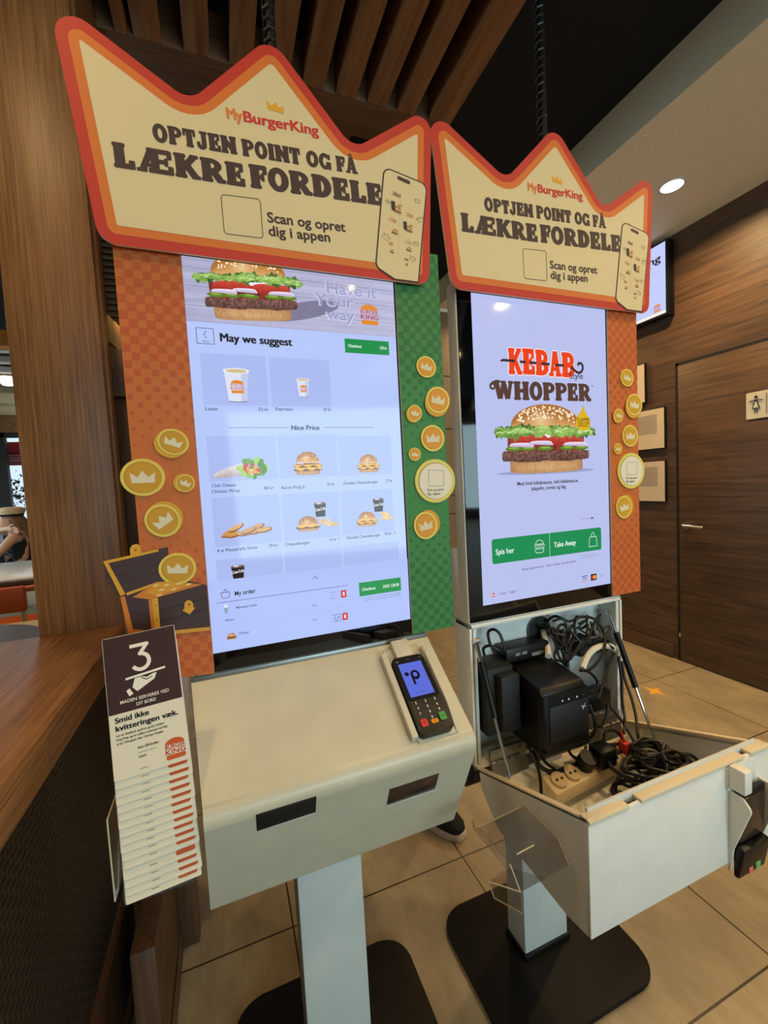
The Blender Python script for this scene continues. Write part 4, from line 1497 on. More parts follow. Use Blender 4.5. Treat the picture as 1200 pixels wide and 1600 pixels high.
# drawer
bm = B()
box(bm, L2 + .002, R2 - .002, .501, .507, .556, .757, .0015)
sideP = [(.504, .761), (.822, .644), (.815, .604), (.755, .552), (.553, .548), (.507, .555)]
prism(bm, sideP, lambda y, z: (L2 + .002, y, z), lambda y, z: (L2 + .007, y, z), .001, 1)
prism(bm, sideP, lambda y, z: (R2 - .007, y, z), lambda y, z: (R2 - .002, y, z), .001, 1)
botP = [(.507, .554), (.553, .548), (.755, .552), (.815, .604), (.815, .609), (.753, .557), (.553, .553), (.507, .560)]
prism(bm, botP, lambda y, z: (L2 + .007, y, z), lambda y, z: (R2 - .007, y, z))
drawer = obj('drawer', bm, M['white'], K2)
bm = B()
for xa, xb in ((L2 + .002, L2 + .014), (R2 - .014, R2 - .002)):
    hexa(bm, [(xa, .504, .7555), (xb, .504, .7555), (xb, .820, .6395), (xa, .820, .6395), (xa, .503, .7635), (xb, .503, .7635), (xb, .821, .6475), (xa, .821, .6475)], .001)
box(bm, L2 + .002, .600, .4985, .5200, .7545, .7615, .0012)
box(bm, .628, .905, .4985, .5200, .7545, .7615, .0012)
box(bm, .925, R2 - .002, .4985, .5200, .7545, .7615, .0012)
obj('drawer_rim', bm, M['cream_edge'] if 'cream_edge' in M else mat('yellowed_edge', (218, 204, 172), .5), drawer)
bm = B(); box(bm, L2 + .016, R2 - .016, .516, .522, .748, .7665, .001); obj('inner_flange', bm, M['white_b'], drawer)
bm = B(); box(bm, .853, .938, .4975, .5015, .706, .7525, .0008); obj('cradle_backplate', bm, M['white'], drawer)
bm = B(); box(bm, .855, .8775, .470, .4985, .713, .758, .003); obj('cradle_mount', bm, M['white'], drawer)
chk = fillet([(.5015, .705), (.476, .703), (.462, .688), (.492, .592), (.497, .545), (.5015, .542)], [.001, .006, .012, .01, .004, .001], 4)
bm = B()
prism(bm, chk, lambda y, z: (.8595, y, z), lambda y, z: (.8635, y, z), .0008, 1)
obj('cradle_cheek', bm, M['white'], drawer)
bm = B()
prism(bm, chk, lambda y, z: (.9490, y, z), lambda y, z: (.9530, y, z), .0008, 1)
obj('cradle_cheek', bm, M['white'], drawer)
# gas struts
for nm, top, low in (('gas_strut', (.524, .832, .948), (.524, .722, .686)), ('gas_strut', (.963, .854, .940), (.9655, .722, .632))):
    a, b = Vector(top), Vector(low)
    mid = a.lerp(b, .58)
    bm = B()
    tube(bm, [a.lerp(b, .16), mid], .0075, 14, 0)
    g_ = obj(nm, bm, M['blackp'], K2)
    bm = B(); tube(bm, [mid, b], .0034, 10, 0); obj('strut_rod', bm, M['steel'], g_)
    bm = B(); tube(bm, [a, a.lerp(b, .17)], .0048, 10, 0); tube(bm, [a + Vector((-.008, 0, 0)), a + Vector((.008, 0, 0))], .006, 10, 0); obj('strut_end', bm, M['steel'], g_)

# terminal on the drawer front, its keys at the bottom
ct2 = thing('card_terminal', 'black card terminal hanging on the front of the open drawer, screen dark', 'card terminal', (.906, .495, .62), 'card terminals')
bm = B(); hexa(bm, [(.866, .489, .600), (.946, .489, .600), (.946, .4965, .600), (.866, .4965, .600), (.866, .486, .703), (.946, .486, .703), (.946, .4965, .703), (.866, .4965, .703)], .002)
obj('terminal_body', bm, M['blackp'], ct2)
bm = B(); hexa(bm, [(.869, .4858, .606), (.943, .4858, .606), (.943, .4895, .606), (.869, .4895, .606), (.869, .4845, .690), (.943, .4845, .690), (.943, .4890, .690), (.869, .4890, .690)], .001)
obj('terminal_screen', bm, M['smoke'], ct2)
bm = B(); hexa(bm, [(.866, .486, .533), (.946, .486, .533), (.946, .4965, .531), (.866, .4965, .531), (.866, .476, .597), (.946, .476, .597), (.946, .4965, .600), (.866, .4965, .600)], .004)
obj('keypad_block', bm, M['blackp'], ct2)
bm = B(); box(bm, .912, .926, .4826, .4866, .540, .555, .0008); obj('green_key', bm, mat('green_key', (96, 172, 96), .5), ct2)
bm = B(); box(bm, .8925, .904, .4832, .4868, .537, .550, .0008); obj('red_key', bm, mat('red_key', (222, 104, 84), .5), ct2)

# receipt printer and the other boxes inside
pr = thing('receipt_printer', 'black cube receipt printer jutting out of the open cabinet', 'printer', (.688, .79, .70))
bm = B()
P = fillet([(.622, .730), (.757, .730), (.757, .890), (.622, .890)], [.016, .006, .002, .002], 5)
prism(bm, P, lambda x, y: (x, y, .706), lambda x, y: (x, y, .832), .004)
obj('printer_case', bm, M['blackp'], pr)
bm = B(); hexa(bm, [(.624, .733, .832), (.755, .733, .832), (.755, .888, .832), (.624, .888, .832), (.628, .745, .8475), (.751, .745, .8475), (.751, .885, .868), (.628, .885, .868)], .005); obj('printer_lid', bm, M['blackp'], pr)
bm = B(); box(bm, .640, .753, .7272, .731, .725, .808, .002); obj('paper_cover', bm, M['blackm'], pr)
A = Art(.7268)
for k, x in enumerate((.674, .692, .716, .735)):
    A.rect(x, x + .004, .8155, .8195, (214, 220, 240) if k < 3 else (70, 70, 76), 0)
A.line([(.733, .788), (.737, .790), (.741, .797)], .0014, (206, 206, 210), 0); A.line([(.731, .793), (.737, .7905), (.743, .790)], .0014, (206, 206, 210), 0); A.line([(.737, .790), (.735, .784)], .0014, (206, 206, 210), 0)
A.build('status_marks', M['card'], pr)
bm = B(); box(bm, .620, .759, .729, .888, .698, .706, .002); obj('printer_foot', bm, M['blackp'], pr)
hd = thing('printer_bracket', 'black box and bracket beside the printer at the left of the open cabinet', 'bracket', (.58, .86, .70))
bm = B(); box(bm, .535, .613, .815, .890, .72, .880, .004); box(bm, .560, .612, .790, .840, .735, .868, .004); obj('bracket_case', bm, M['blackm'], hd)
mp_ = thing('mini_computer', 'dark mini computer with grey ports on the shelf behind the printer', 'computer', (.68, .86, .88))
bm = B(); box(bm, .615, .745, .842, .890, .870, .905, .003); obj('computer_case', bm, M['blackp'], mp_)
bm = B(); box(bm, .640, .655, .8405, .843, .885, .892); box(bm, .660, .675, .8405, .843, .885, .892); box(bm, .690, .728, .8405, .843, .876, .884); obj('port', bm, M['grey_plate'], mp_)
gp = thing('mounting_plate', 'grey steel mounting plate at the right inside the open cabinet', 'plate', (.92, .88, .70))
bm = B(); box(bm, .835, .966, .868, .890, .675, .835, .002); obj('plate', bm, M['grey_plate'], gp)
bm = B(); box(bm, .832, .935, .826, .868, .690, .742, .006); o = obj('power_supply', bm, M['blackp']); tag(o, 'black power brick against the grey plate inside the open cabinet', 'power supply')
bm = B(); box(bm, .850, .955, .846, .890, .838, .868, .004); o = obj('network_switch', bm, M['blackp']); tag(o, 'flat black network box above the grey plate inside the open cabinet', 'network box')
bm = B(); hexa(bm, [(.815, .83, .868), (.84, .83, .862), (.84, .855, .862), (.815, .855, .868), (.852, .83, .905), (.872, .83, .895), (.872, .855, .895), (.852, .855, .905)], .004)
o = obj('power_adapter', bm, M['blackp']); tag(o, 'slanted black adapter among the cables at the top of the open cabinet', 'adapter')

# power strip in the drawer
ps = thing('power_strip', 'cream power strip with round sockets lying in the open drawer', 'power strip', (.80, .755, .59))
bm = B(); hexa(bm, [(.640, .715, .585), (.930, .745, .585), (.926, .795, .603), (.636, .765, .603), (.640, .712, .618), (.930, .742, .618), (.926, .790, .634), (.636, .760, .634)], .006)
obj('strip_case', bm, mat('cream_plastic', (206, 186, 150), .5), ps)
for x, y in ((.668, .738), (.712, .743), (.895, .764)):
    bm = B(); tube(bm, [(x, y, .624), (x + .000, y - .003, .632)], .0185, 22, 0); s_ = obj('socket', bm, mat('cream_socket', (188, 168, 132), .5), ps)
    bm = B(); tube(bm, [(x - .007, y - .003, .630), (x - .007, y - .004, .6335)], .003, 8, 0); tube(bm, [(x + .007, y - .003, .630), (x + .007, y - .004, .6335)], .003, 8, 0); obj('socket_hole', bm, M['slot'], s_)
for k, (x, y, z, lab) in enumerate(((.757, .742, .640, 'round black plug pushed into the cream power strip'), (.800, .735, .648, 'square black plug adapter beside the coiled cable'))):
    bm = B()
    if k == 0:
        tube(bm, [(x, y + .008, z - .012), (x, y - .006, z + .018)], .0195, 18, 0)
    else:
        box(bm, x - .024, x + .024, y - .022, y + .022, z - .018, z + .026, .006)
    o = obj('power_plug', bm, M['blackp']); tag(o, lab, 'plug')
bm = B(); box(bm, .858, .876, .722, .742, .640, .668, .002); tube(bm, [(.867, .730, .666), (.867, .742, .690)], .003, 8, 0)
o = obj('red_connector', bm, M['red']); tag(o, 'small red connector among the black cables in the drawer', 'connector')
CABLES = [
  ('k', [(0.581,0.84,0.903),(0.574,0.85,0.927),(0.577,0.86,0.95),(0.586,0.85,0.959),(0.596,0.84,0.949),(0.601,0.83,0.92),(0.595,0.82,0.911)]),
  ('k', [(0.564,0.86,0.894),(0.562,0.86,0.913),(0.574,0.85,0.921),(0.592,0.84,0.909)]),
  ('k', [(0.747,0.88,0.934),(0.764,0.86,0.922),(0.762,0.84,0.896),(0.757,0.82,0.866),(0.763,0.8,0.849)]),
  ('k', [(0.769,0.885,0.929),(0.778,0.85,0.909),(0.776,0.83,0.878),(0.755,0.8,0.86)]),
  ('k', [(0.775,0.885,0.935),(0.792,0.87,0.953),(0.821,0.85,0.94),(0.848,0.84,0.95),(0.898,0.84,0.935),(0.907,0.82,0.9),(0.883,0.8,0.868),(0.83,0.78,0.848),(0.796,0.77,0.845)]),
  ('k', [(0.928,0.85,0.942),(0.898,0.84,0.93),(0.851,0.82,0.9),(0.794,0.8,0.885),(0.76,0.79,0.872)]),
  ('k', [(0.774,0.85,0.89),(0.794,0.86,0.927),(0.815,0.86,0.928),(0.82,0.85,0.911),(0.798,0.84,0.889),(0.776,0.83,0.882)]),
  ('w', [(0.789,0.78,0.847),(0.828,0.8,0.864),(0.864,0.81,0.873),(0.906,0.82,0.869),(0.949,0.83,0.852),(0.975,0.84,0.826)]),
  ('w', [(0.761,0.88,0.917),(0.75,0.86,0.896),(0.738,0.84,0.886),(0.722,0.82,0.877)]),
  ('k', [(0.763,0.76,0.856),(0.791,0.765,0.846),(0.819,0.77,0.822),(0.827,0.77,0.802),(0.804,0.76,0.798),(0.777,0.75,0.811)]),
  ('k', [(0.949,0.83,0.835),(0.888,0.8,0.805),(0.818,0.76,0.772)]),
  ('k', [(0.974,0.835,0.823),(0.965,0.82,0.765),(0.943,0.8,0.719),(0.916,0.77,0.692),(0.888,0.75,0.672)]),
  ('k', [(0.984,0.835,0.806),(0.99,0.83,0.755),(0.976,0.8,0.721),(0.954,0.77,0.692),(0.922,0.74,0.673),(0.915,0.73,0.652)]),
  ('k', [(0.81,0.78,0.751),(0.813,0.77,0.718),(0.812,0.77,0.686),(0.795,0.78,0.661),(0.771,0.785,0.653),(0.751,0.785,0.659),(0.738,0.775,0.652),(0.745,0.76,0.643),(0.786,0.745,0.629)]),
  ('K', [(0.638,0.79,0.676),(0.642,0.765,0.65),(0.674,0.755,0.634),(0.745,0.76,0.628),(0.813,0.77,0.639),(0.88,0.77,0.634),(0.943,0.75,0.628),(0.961,0.71,0.642),(0.949,0.67,0.653)]),
  ('k', [(0.655,0.785,0.67),(0.662,0.77,0.65),(0.679,0.76,0.636)]),
  ('k', [(0.636,0.8,0.684),(0.624,0.75,0.652),(0.587,0.7,0.647)]),
  ('k', [(0.86,0.785,0.645),(0.872,0.79,0.659),(0.904,0.79,0.653),(0.917,0.78,0.633),(0.892,0.775,0.629),(0.855,0.775,0.641),(0.852,0.78,0.653)]),
  ('k', [(0.892,0.8,0.721),(0.873,0.79,0.692),(0.844,0.78,0.686),(0.821,0.775,0.699)]),
  ('k', [(0.898,0.8,0.715),(0.912,0.78,0.688),(0.906,0.75,0.667),(0.9,0.73,0.656)]),
  ('k', [(0.856,0.86,0.946),(0.836,0.85,0.927),(0.819,0.83,0.908),(0.78,0.81,0.889),(0.754,0.79,0.869)]),
  ('k', [(0.779,0.87,0.926),(0.784,0.85,0.898),(0.782,0.84,0.878),(0.761,0.8,0.855)]),
  ('k', [(0.8,0.785,0.643),(0.783,0.775,0.639),(0.756,0.765,0.639)]),
  ('k', [(0.809,0.735,0.615),(0.844,0.76,0.622),(0.856,0.765,0.634)]),
]

# ------------------------------------------------------------------ cables
names = {'k': ('cable', .0036, 'cable'), 'K': ('cable', .0052, 'cable'), 'w': ('conduit', .0078, 'white_hose')}
LAB = ['thin black cable looped high at the left of the open cabinet', 'short black cable arched behind the printer bracket', 'black cable dropping from the round port to the printer lid',
       'black cable running from the port behind the cable bundle', 'long black cable crossing the top of the open cabinet and looping right', 'black cable slanting down left from the top right cabinet corner',
       'black cable bent in a small loop beside the round port', 'white hose arching over the grey steel plate', 'white hose hanging from the round port behind the printer',
       'thick black lead curled in a loop beside the printer top', 'straight black cable slanting across the grey steel plate', 'black cable falling along the right cabinet edge into the drawer',
       'black cable hanging outside the right cabinet edge', 'black cable coming round the right side of the printer', 'thick black cable swept in a long arc across the drawer',
       'short black cable under the left printer corner', 'black cable hanging below the printer at the drawer\'s left', 'black cable coiled once in front of the right hinge',
       'black cable hooked below the black power brick', 'thin black cable slanting into the drawer behind the red connector', 'black cable dropping through the middle of the cable bundle',
       'black cable hanging just right of the round port', 'short black lead under the right printer corner', 'short black lead standing up beside the square plug']
for k, (kind, pts) in enumerate(CABLES):
    nm, r, mt_ = names[kind]
    bm = B(); tube(bm, pts, r, 8, 7)
    o = obj(nm, bm, M[mt_]); tag(o, LAB[k], 'cable' if kind != 'w' else 'hose', 'cables in the open cabinet')
rr = random.Random(9)
for k in range(16):
    x0 = rr.uniform(.755, .80) if k < 9 else rr.uniform(.84, .95)
    z0 = rr.uniform(.905, .945)
    x1 = rr.uniform(.755, .86) if k < 9 else rr.uniform(.80, .94)
    z1 = rr.uniform(.855, .90)
    y0, y1 = rr.uniform(.855, .885), rr.uniform(.812, .835)
    mid = [(x0 + (x1 - x0) * t + rr.uniform(-.022, .022), y0 + (y1 - y0) * t + rr.uniform(-.004, .004), z0 + (z1 - z0) * t + rr.uniform(-.012, .026)) for t in (.25, .5, .75)]
    bm = B(); tube(bm, [(x0, y0, z0)] + mid + [(x1, y1, z1)], rr.choice((.0026, .0034, .0034)), 7, 6)
    o = obj('cable', bm, M['cable']); tag(o, 'thin black cable in the dense tangle at the top of the open cabinet', 'cable', 'tangled cables at the cabinet top')
for k in range(12):
    cx, cy = rr.uniform(.84, .935), rr.uniform(.60, .71)
    r0 = rr.uniform(.03, .055)
    pts = []
    for i in range(rr.randint(12, 22)):
        a = 2 * PI * i / 11 + k
        q = r0 * (1 + .25 * rr.random())
        pts.append((min(.972, cx + q * math.cos(a) * 1.1), max(.535, cy + q * .85 * math.sin(a)), .592 + .0045 * k + .012 * rr.random() + .0012 * i))
    bm = B(); tube(bm, pts, .0037, 7, 4)
    o = obj('cable', bm, M['cable']); tag(o, 'black cable looped in the dark pile at the right of the open drawer', 'cable', 'piled cables in the drawer')
rr = random.Random(3)
for k, (cx, cy, cz, r, n, lab) in enumerate(((.815, .660, .578, .060, 5, 'round coil of black cable in the middle of the open drawer'),
                                              (.912, .640, .582, .058, 6, 'tangled coil of black cable piled at the right of the open drawer'),
                                              (.905, .700, .632, .045, 4, 'loose coil of black cable behind the red connector'))):
    bm = B()
    pts = []
    for i in range(n * 12):
        a = 2 * PI * i / 12
        q = r * (1 - .28 * rr.random())
        pts.append((cx + q * math.cos(a) * (1.1 if k else 1), cy + q * math.sin(a) * .82, cz + .006 + .0055 * (i / 12) + .012 * rr.random() + (.03 * (math.sin(a * .5 + k) ** 2) if k == 1 else 0)))
    tube(bm, pts, .0036, 7, 3)
    o = obj('cable_coil', bm, M['cable']); tag(o, lab, 'cable coil', 'coiled cables in the drawer')

# ------------------------------------------------------------------ crown-shaped signs
S_OUT = [(-.197, 2.098), (-.006, 1.988), (.137, 2.134), (.283, 1.974), (.459, 2.096), (.4355, 1.7345), (-.1575, 1.7345)]
CW = [False, True, False, True, False, False, False]      # valleys


def crown_sign(dx, label):
    t = thing('crown_sign', label, 'sign', (.14 + dx, .8175, 1.735), 'crown signs above the kiosks')
    A = Art(.8150, dx)
    S = S_OUT
    o0 = fillet(S, [.030, .034, .034, .034, .026, .026, .030])
    o1 = fillet(inset(S, .0165), [.015, .050, .018, .050, .011, .011, .014])
    o2 = fillet(inset(S, .0305), [.003, .064, .008, .064, .003, .003, .003])
    A.slab(o0, (196, 46, 28), .8150, .8195, side=(228, 210, 180))
    A.poly(o1, (218, 112, 38), 1)
    A.poly(o2, CREAM, 2)
    A.build('sign_board', M['print'], t)
    A = Art(.8144, dx)
    A.slabtext('OPTJEN', -.0660, 1.9090, .0660, 1.9160, .0292, BROWN, 1)
    A.slabtext('POINT', .0750, 1.9163, .1795, 1.9220, .0290, BROWN, 1)
    A.slabtext('OG', .1895, 1.9225, .2375, 1.9245, .0285, BROWN, 1)
    A.slabtext('F\u00c5', .2470, 1.9250, .2900, 1.9275, .0285, BROWN, 1)
    A.slabtext('L\u00c6KRE', -.1270, 1.8560, .0770, 1.8630, .0395, BROWN, 1)
    A.slabtext('FORDELE', .0850, 1.8640, .3400, 1.8770, .0410, BROWN, 1)
    A.build('headline', M['print'], t)
    A = Art(.8144, dx)
    A.text('Scan og opret', .1105, 1.8085, .2580, 1.8140, .0185, BROWN, 1, .026)
    A.text('dig i appen', .1111, 1.7850, .2265, 1.7905, .0185, BROWN, 1, .026)
    A.build('scan_text', M['print'], t)
    A = Art(.8144, dx)
    A.text('My', .0527, 1.9738, .0800, 1.9756, .0190, (222, 122, 50), 1, .07)
    A.text('BurgerKing', .0812, 1.9757, .2165, 1.9825, .0185, (206, 46, 40), 1, .07)
    A.poly([(.1245, 2.0075), (.1525, 2.0055), (.1528, 2.0190), (.1450, 2.0135), (.1385, 2.0225), (.1310, 2.0145), (.1222, 2.0225)], (230, 162, 30), 1)
    A.build('app_logo', M['print'], t)
    A = Art(.8144, dx)
    A.line(fillet([(.0334, 1.8430), (.1000, 1.8470), (.1005, 1.7790), (.0345, 1.7770)], .006, 4), .0012, BROWN, 1, True)
    A.build('code_frame', M['print'], t)
    # printed phone
    A = Art(.8142, dx)
    ph = [(.3445, 1.9540), (.4410, 1.9375), (.4105, 1.7355), (.3560, 1.7355), (.3150, 1.7560)]
    A.slab(fillet(ph, [.016, .016, .001, .004, .016], 6), BROWN, .8138, .8149)
    A.y = .8138
    A.poly(fillet(inset(ph, .0028), [.0135, .0135, .001, .003, .0135], 6), CREAM, 1)
    A.poly(fillet([(.3735, 1.9415), (.4015, 1.9360), (.4005, 1.9285), (.3725, 1.9345)], .0035, 4), BROWN, 2)
    sl = -.16

    def T(x, z):
        return (x, z)
    for s_, x, z, c_ in (('2800', .3600, 1.9020, BROWN), ('2300', .3880, 1.8660, (196, 110, 62)), ('1700', .3500, 1.8500, (196, 110, 62)), ('1100', .3830, 1.8120, (206, 150, 110)), ('800', .3465, 1.8030, (196, 120, 80)), ('300', .3790, 1.7780, BROWN)):
        wd = .0185 if s_ == '2800' else .015 if len(s_) == 4 else .0095
        A.text(s_, x, z, x + wd, z - wd * .22, .0072 if s_ != '300' else .0045, c_, 2, .04)
        A.rect(x + wd * .45, x + wd * .7, z + .0085, z + .0092, (190, 160, 120), 2)
    for x, z, s_, drink in ((.3605, 1.8730, .0215, True), (.3850, 1.8390, .0195, True), (.3550, 1.8290, .0160, False), (.3860, 1.7990, .0135, False), (.3490, 1.7900, .0110, False), (.3815, 1.7690, .0075, False)):
        burger(A, x + s_ * .35, z - s_ * .25, s_ * .95, s_ * .62, 2, int(x * 1e4), tomato=False, onion=False, pickle=False, lettuce=False, detail=.25, rot=-.2)
        if drink:
            A.poly([(x - s_ * .15, z), (x + s_ * .18, z - .001), (x + s_ * .20, z + s_ * .72), (x - s_ * .18, z + s_ * .75)], (52, 34, 32), 8)
            crown_icon(A, x + s_ * .75, z + s_ * .52, s_ * .34, s_ * .22, (212, 176, 60), 9, -.2)
    for x, z, s_, r_ in ((.4160, 1.9000, .0105, -.1), (.4200, 1.8640, .0135, .4), (.3500, 1.8870, .0080, -.7), (.3420, 1.8180, .0150, -.6), (.4080, 1.8140, .0100, .2), (.3990, 1.7830, .0120, -.45)):
        P_ = [(-.5, -.42), (.5, -.42), (.56, .36), (.24, .02), (0, .5), (-.24, .02), (-.56, .36)]
        c2, s2 = math.cos(r_), math.sin(r_)
        A.line([(x + s_ * (a * c2 - b * s2), z + s_ * .85 * (a * s2 + b * c2)) for a, b in P_], .0006, (110, 84, 66), 3, True)
    A.line([(.3790, 1.9110), (.3655, 1.7750)], .0005, (190, 170, 130), 2)
    A.build('printed_phone', M['print'], t)
    return t


crown_sign(0.0, 'crown-shaped cream sign with orange and red border above the left kiosk')
crown_sign(.646, 'crown-shaped cream sign with orange and red border above the right kiosk')


# ------------------------------------------------------------------ printed side panels with coins
def checks(A, x0, x1, z0, z1, col, cell, size):
    nxx, nzz = int((x1 - x0) / cell) + 1, int((z1 - z0) / cell) + 1
    for j in range(nzz):
        zc = z1 - (j + .5) * cell
        s_ = size(zc)
        if s_ < .12:
            continue
        for i in range(nxx):
            if (i + j) % 2:
                continue
            xc = x0 + (i + .5) * cell
            a, b = max(x0, xc - cell / 2 * s_), min(x1, xc + cell / 2 * s_)
            c, d = max(z0, zc - cell / 2 * s_), min(z1, zc + cell / 2 * s_)
            if b - a > .0005 and d - c > .0005:
                A.rect(a, b, c, d, col, 1)


def fade(zc):
    if zc > 1.58:
        return 1.0
    if zc > 1.40:
        return .22 + .78 * (zc - 1.40) / .18
    if zc > 1.26:
        return .22
    if zc > 1.12:
        return .22 + .72 * (1.26 - zc) / .14
    return .95


def coin_part(parent, cx, cz, rx, rz, rot, dx, side=None, gold=(206, 150, 22), rim=(230, 198, 80)):
    A = Art(.8262, dx)
    A.slab([(cx + rx * math.cos(a) * math.cos(rot) - rz * math.sin(a) * math.sin(rot), cz + rx * math.cos(a) * math.sin(rot) + rz * math.sin(a) * math.cos(rot))
            for a in (2 * PI * i / 36 for i in range(36))], rim, .8262, .8295)
    coin(A, cx, cz, rx, rz, rot, 0, side, gold, rim)
    A.build('coin', M['print'], parent)


def app_coin(parent, cx, cz, rx, rz, dx):
    A = Art(.8258, dx)
    A.slab([(cx + rx * math.cos(a), cz + rz * math.sin(a)) for a in (2 * PI * i / 40 for i in range(40))], (226, 208, 104), .8258, .8295)
    A.ell(cx, cz, rx * .84, rz * .84, (150, 130, 60), 1, 36)
    A.ell(cx + .0008, cz - .0004, rx * .82, rz * .82, (236, 224, 200), 2, 36)
    A.line([(cx - rx * .34, cz + rz * .52), (cx + rx * .42, cz + rz * .46), (cx + rx * .40, cz - rz * .24), (cx - rx * .34, cz - rz * .22)], .0006, BROWN, 3, True)
    A.text('Scan og opret', cx - rx * .44, cz - rz * .44, cx + rx * .40, cz - rz * .46, .0052, BROWN, 3, .03)
    A.text('dig i appen', cx - rx * .44, cz - rz * .62, cx + rx * .20, cz - rz * .64, .0052, BROWN, 3, .03)
    A.build('app_coin', M['print'], parent)


OR_A, OR_B = (200, 104, 38), (190, 82, 28)
GR_A, GR_B = (58, 130, 60), (40, 108, 50)
# left, orange
t = thing('side_panel', 'orange chequered panel with a treasure chest left of the menu screen', 'panel', (-.09, .83, .99), 'printed side panels')
A = Art(.8300)
A.slab([(-.1420, 1.0), (-.0395, .990), (-.0395, 1.760), (-.1420, 1.760)], OR_A, .8300, .8343, side=(226, 206, 180))
checks(A, -.1420, -.0395, .995, 1.745, OR_B, .0136, fade)
A.build('panel_board', M['print'], t)
for a in ((-.0756, 1.4156, .0255, .0225, -.45, (-.006, -.005)), (-.1269, 1.3561, .0340, .0320, .0, None), (-.0616, 1.3431, .0152, .0160, -.5, (-.0045, .001)),
          (-.1021, 1.2799, .0280, .0295, .75, (.004, .005)), (-.0854, 1.1927, .0303, .0280, -.15, None)):
    coin_part(t, a[0], a[1], a[2], a[3], a[4], 0.0, a[5])
# treasure chest
A = Art(.8268)
g1, g2, br = (224, 160, 34), (214, 126, 40), (66, 42, 40)
lid = [(-.1968, 1.2170), (-.0985, 1.2325), (-.0985, 1.170), (-.1160, 1.1715), (-.1660, 1.1560), (-.1755, 1.1545), (-.1935, 1.1800)]
A.slab(lid, br, .8268, .8298, side=(60, 40, 38))
body = [(-.1765, 1.1540), (-.1700, 1.0905), (-.1290, 1.0840), (-.0405, 1.0760), (-.0405, 1.1560), (-.0700, 1.1680), (-.1160, 1.1715)]
A.slab(body, br, .8269, .8298, side=(60, 40, 38))
A.poly([(-.1968, 1.2185), (-.1130, 1.2305), (-.1130, 1.2265), (-.1895, 1.2145), (-.1690, 1.1590), (-.1760, 1.1560)], g1, 2)
A.poly([(-.1680, 1.1605), (-.1180, 1.1735), (-.1180, 1.1690), (-.1665, 1.1560)], g1, 2)
for z in (1.207, 1.193, 1.180):
    A.line([(-.183 + (1.207 - z) * .5, z - .002), (-.11, z + .012)], .0010, (44, 28, 28), 2)
A.poly([(-.1565, 1.2225), (-.1400, 1.2245), (-.1400, 1.2390), (-.1455, 1.2430), (-.1520, 1.2415), (-.1560, 1.2365)], g1, 2)
A.ell(-.1480, 1.2325, .0022, .0026, (170, 116, 20), 3, 10)
A.poly([(-.1585, 1.1520), (-.1330, 1.1440), (-.0475, 1.1590), (-.0660, 1.1640), (-.0900, 1.1720), (-.1180, 1.1730), (-.1400, 1.1620)], g2, 3)
A.poly([(-.1400, 1.1560), (-.1200, 1.1500), (-.0700, 1.1600), (-.0900, 1.1715), (-.1180, 1.1720)], (222, 152, 34), 4)
for x, z in ((-.122, 1.1675), (-.105, 1.1660), (-.114, 1.1585), (-.086, 1.1660), (-.094, 1.1570), (-.070, 1.1625), (-.118, 1.1500)):
    A.ell(x, z, .0048, .0019, (240, 204, 120), 5, 12, .15)
A.poly([(-.1765, 1.1545), (-.1700, 1.1560), (-.1620, 1.0960), (-.1440, 1.0925), (-.1700, 1.0890)], g2, 6)
A.poly([(-.1350, 1.1435), (-.1205, 1.1460), (-.1205, 1.0850), (-.1345, 1.0850)], g1, 6)
A.poly([(-.1350, 1.1435), (-.1290, 1.1445), (-.1290, 1.0850), (-.1345, 1.0850)], (206, 122, 40), 7)
A.ell(-.1245, 1.133, .0013, .0016, (150, 100, 20), 8, 8); A.ell(-.1245, 1.107, .0013, .0016, (150, 100, 20), 8, 8)
A.poly([(-.1205, 1.0850), (-.0405, 1.0800), (-.0405, 1.0735), (-.1205, 1.0780)], (212, 150, 38), 6)
for z in (1.128, 1.108):
    A.line([(-.1640, z), (-.1360, z - .010)], .0010, (40, 26, 26), 6); A.line([(-.1195, z - .006), (-.0410, z + .006)], .0010, (40, 26, 26), 6)
A.poly([(-.0800, 1.1200), (-.0790, 1.1300), (-.0740, 1.1345), (-.0680, 1.1325), (-.0650, 1.1260), (-.0655, 1.1190), (-.0615, 1.1195), (-.0720, 1.1085), (-.0835, 1.1170)], g1, 7)
A.ell(-.0715, 1.1265, .0022, .0026, (150, 100, 20), 8, 10)
A.build('treasure_chest', M['print'], t)


def right_panel(dx, ca, cb, gold, label, z1):
    t_ = thing('side_panel', label, 'panel', (.415 + dx, .83, .99), 'printed side panels')
    A = Art(.8300, dx)
    A.slab([(.3640, .993), (.4665, .993), (.4665, z1), (.3640, z1)], ca, .8300, .8343, side=(226, 206, 180))
    checks(A, .3640, .4665, .995, z1 - .005, cb, .0136, fade)
    A.build('panel_board', M['print'], t_)
    for a in ((.4253, 1.5685, .0232, .0225, -.3, None), (.4500, 1.4990, .0285, .0285, -.2, (-.004, -.008)), (.3928, 1.4702, .0165, .0175, -.3, (-.004, -.003)), (.4329, 1.4168, .0283, .0285, .0, None),
              (.3881, 1.3832, .0140, .0140, -.2, None), (.4059, 1.2284, .0280, .0300, .2, (.007, .004))):
        coin_part(t_, a[0], a[1], a[2], a[3], a[4], dx, a[5], gold, (238, 206, 92))
    app_coin(t_, .4344, 1.3240, .0490, .0475, dx)
    return t_


right_panel(0.0, GR_A, GR_B, (226, 152, 36), 'green chequered panel with gold coins right of the menu screen', 1.808)
right_panel(.588, OR_A, OR_B, (212, 160, 30), 'orange chequered panel with gold coins right of the burger screen', 1.760)

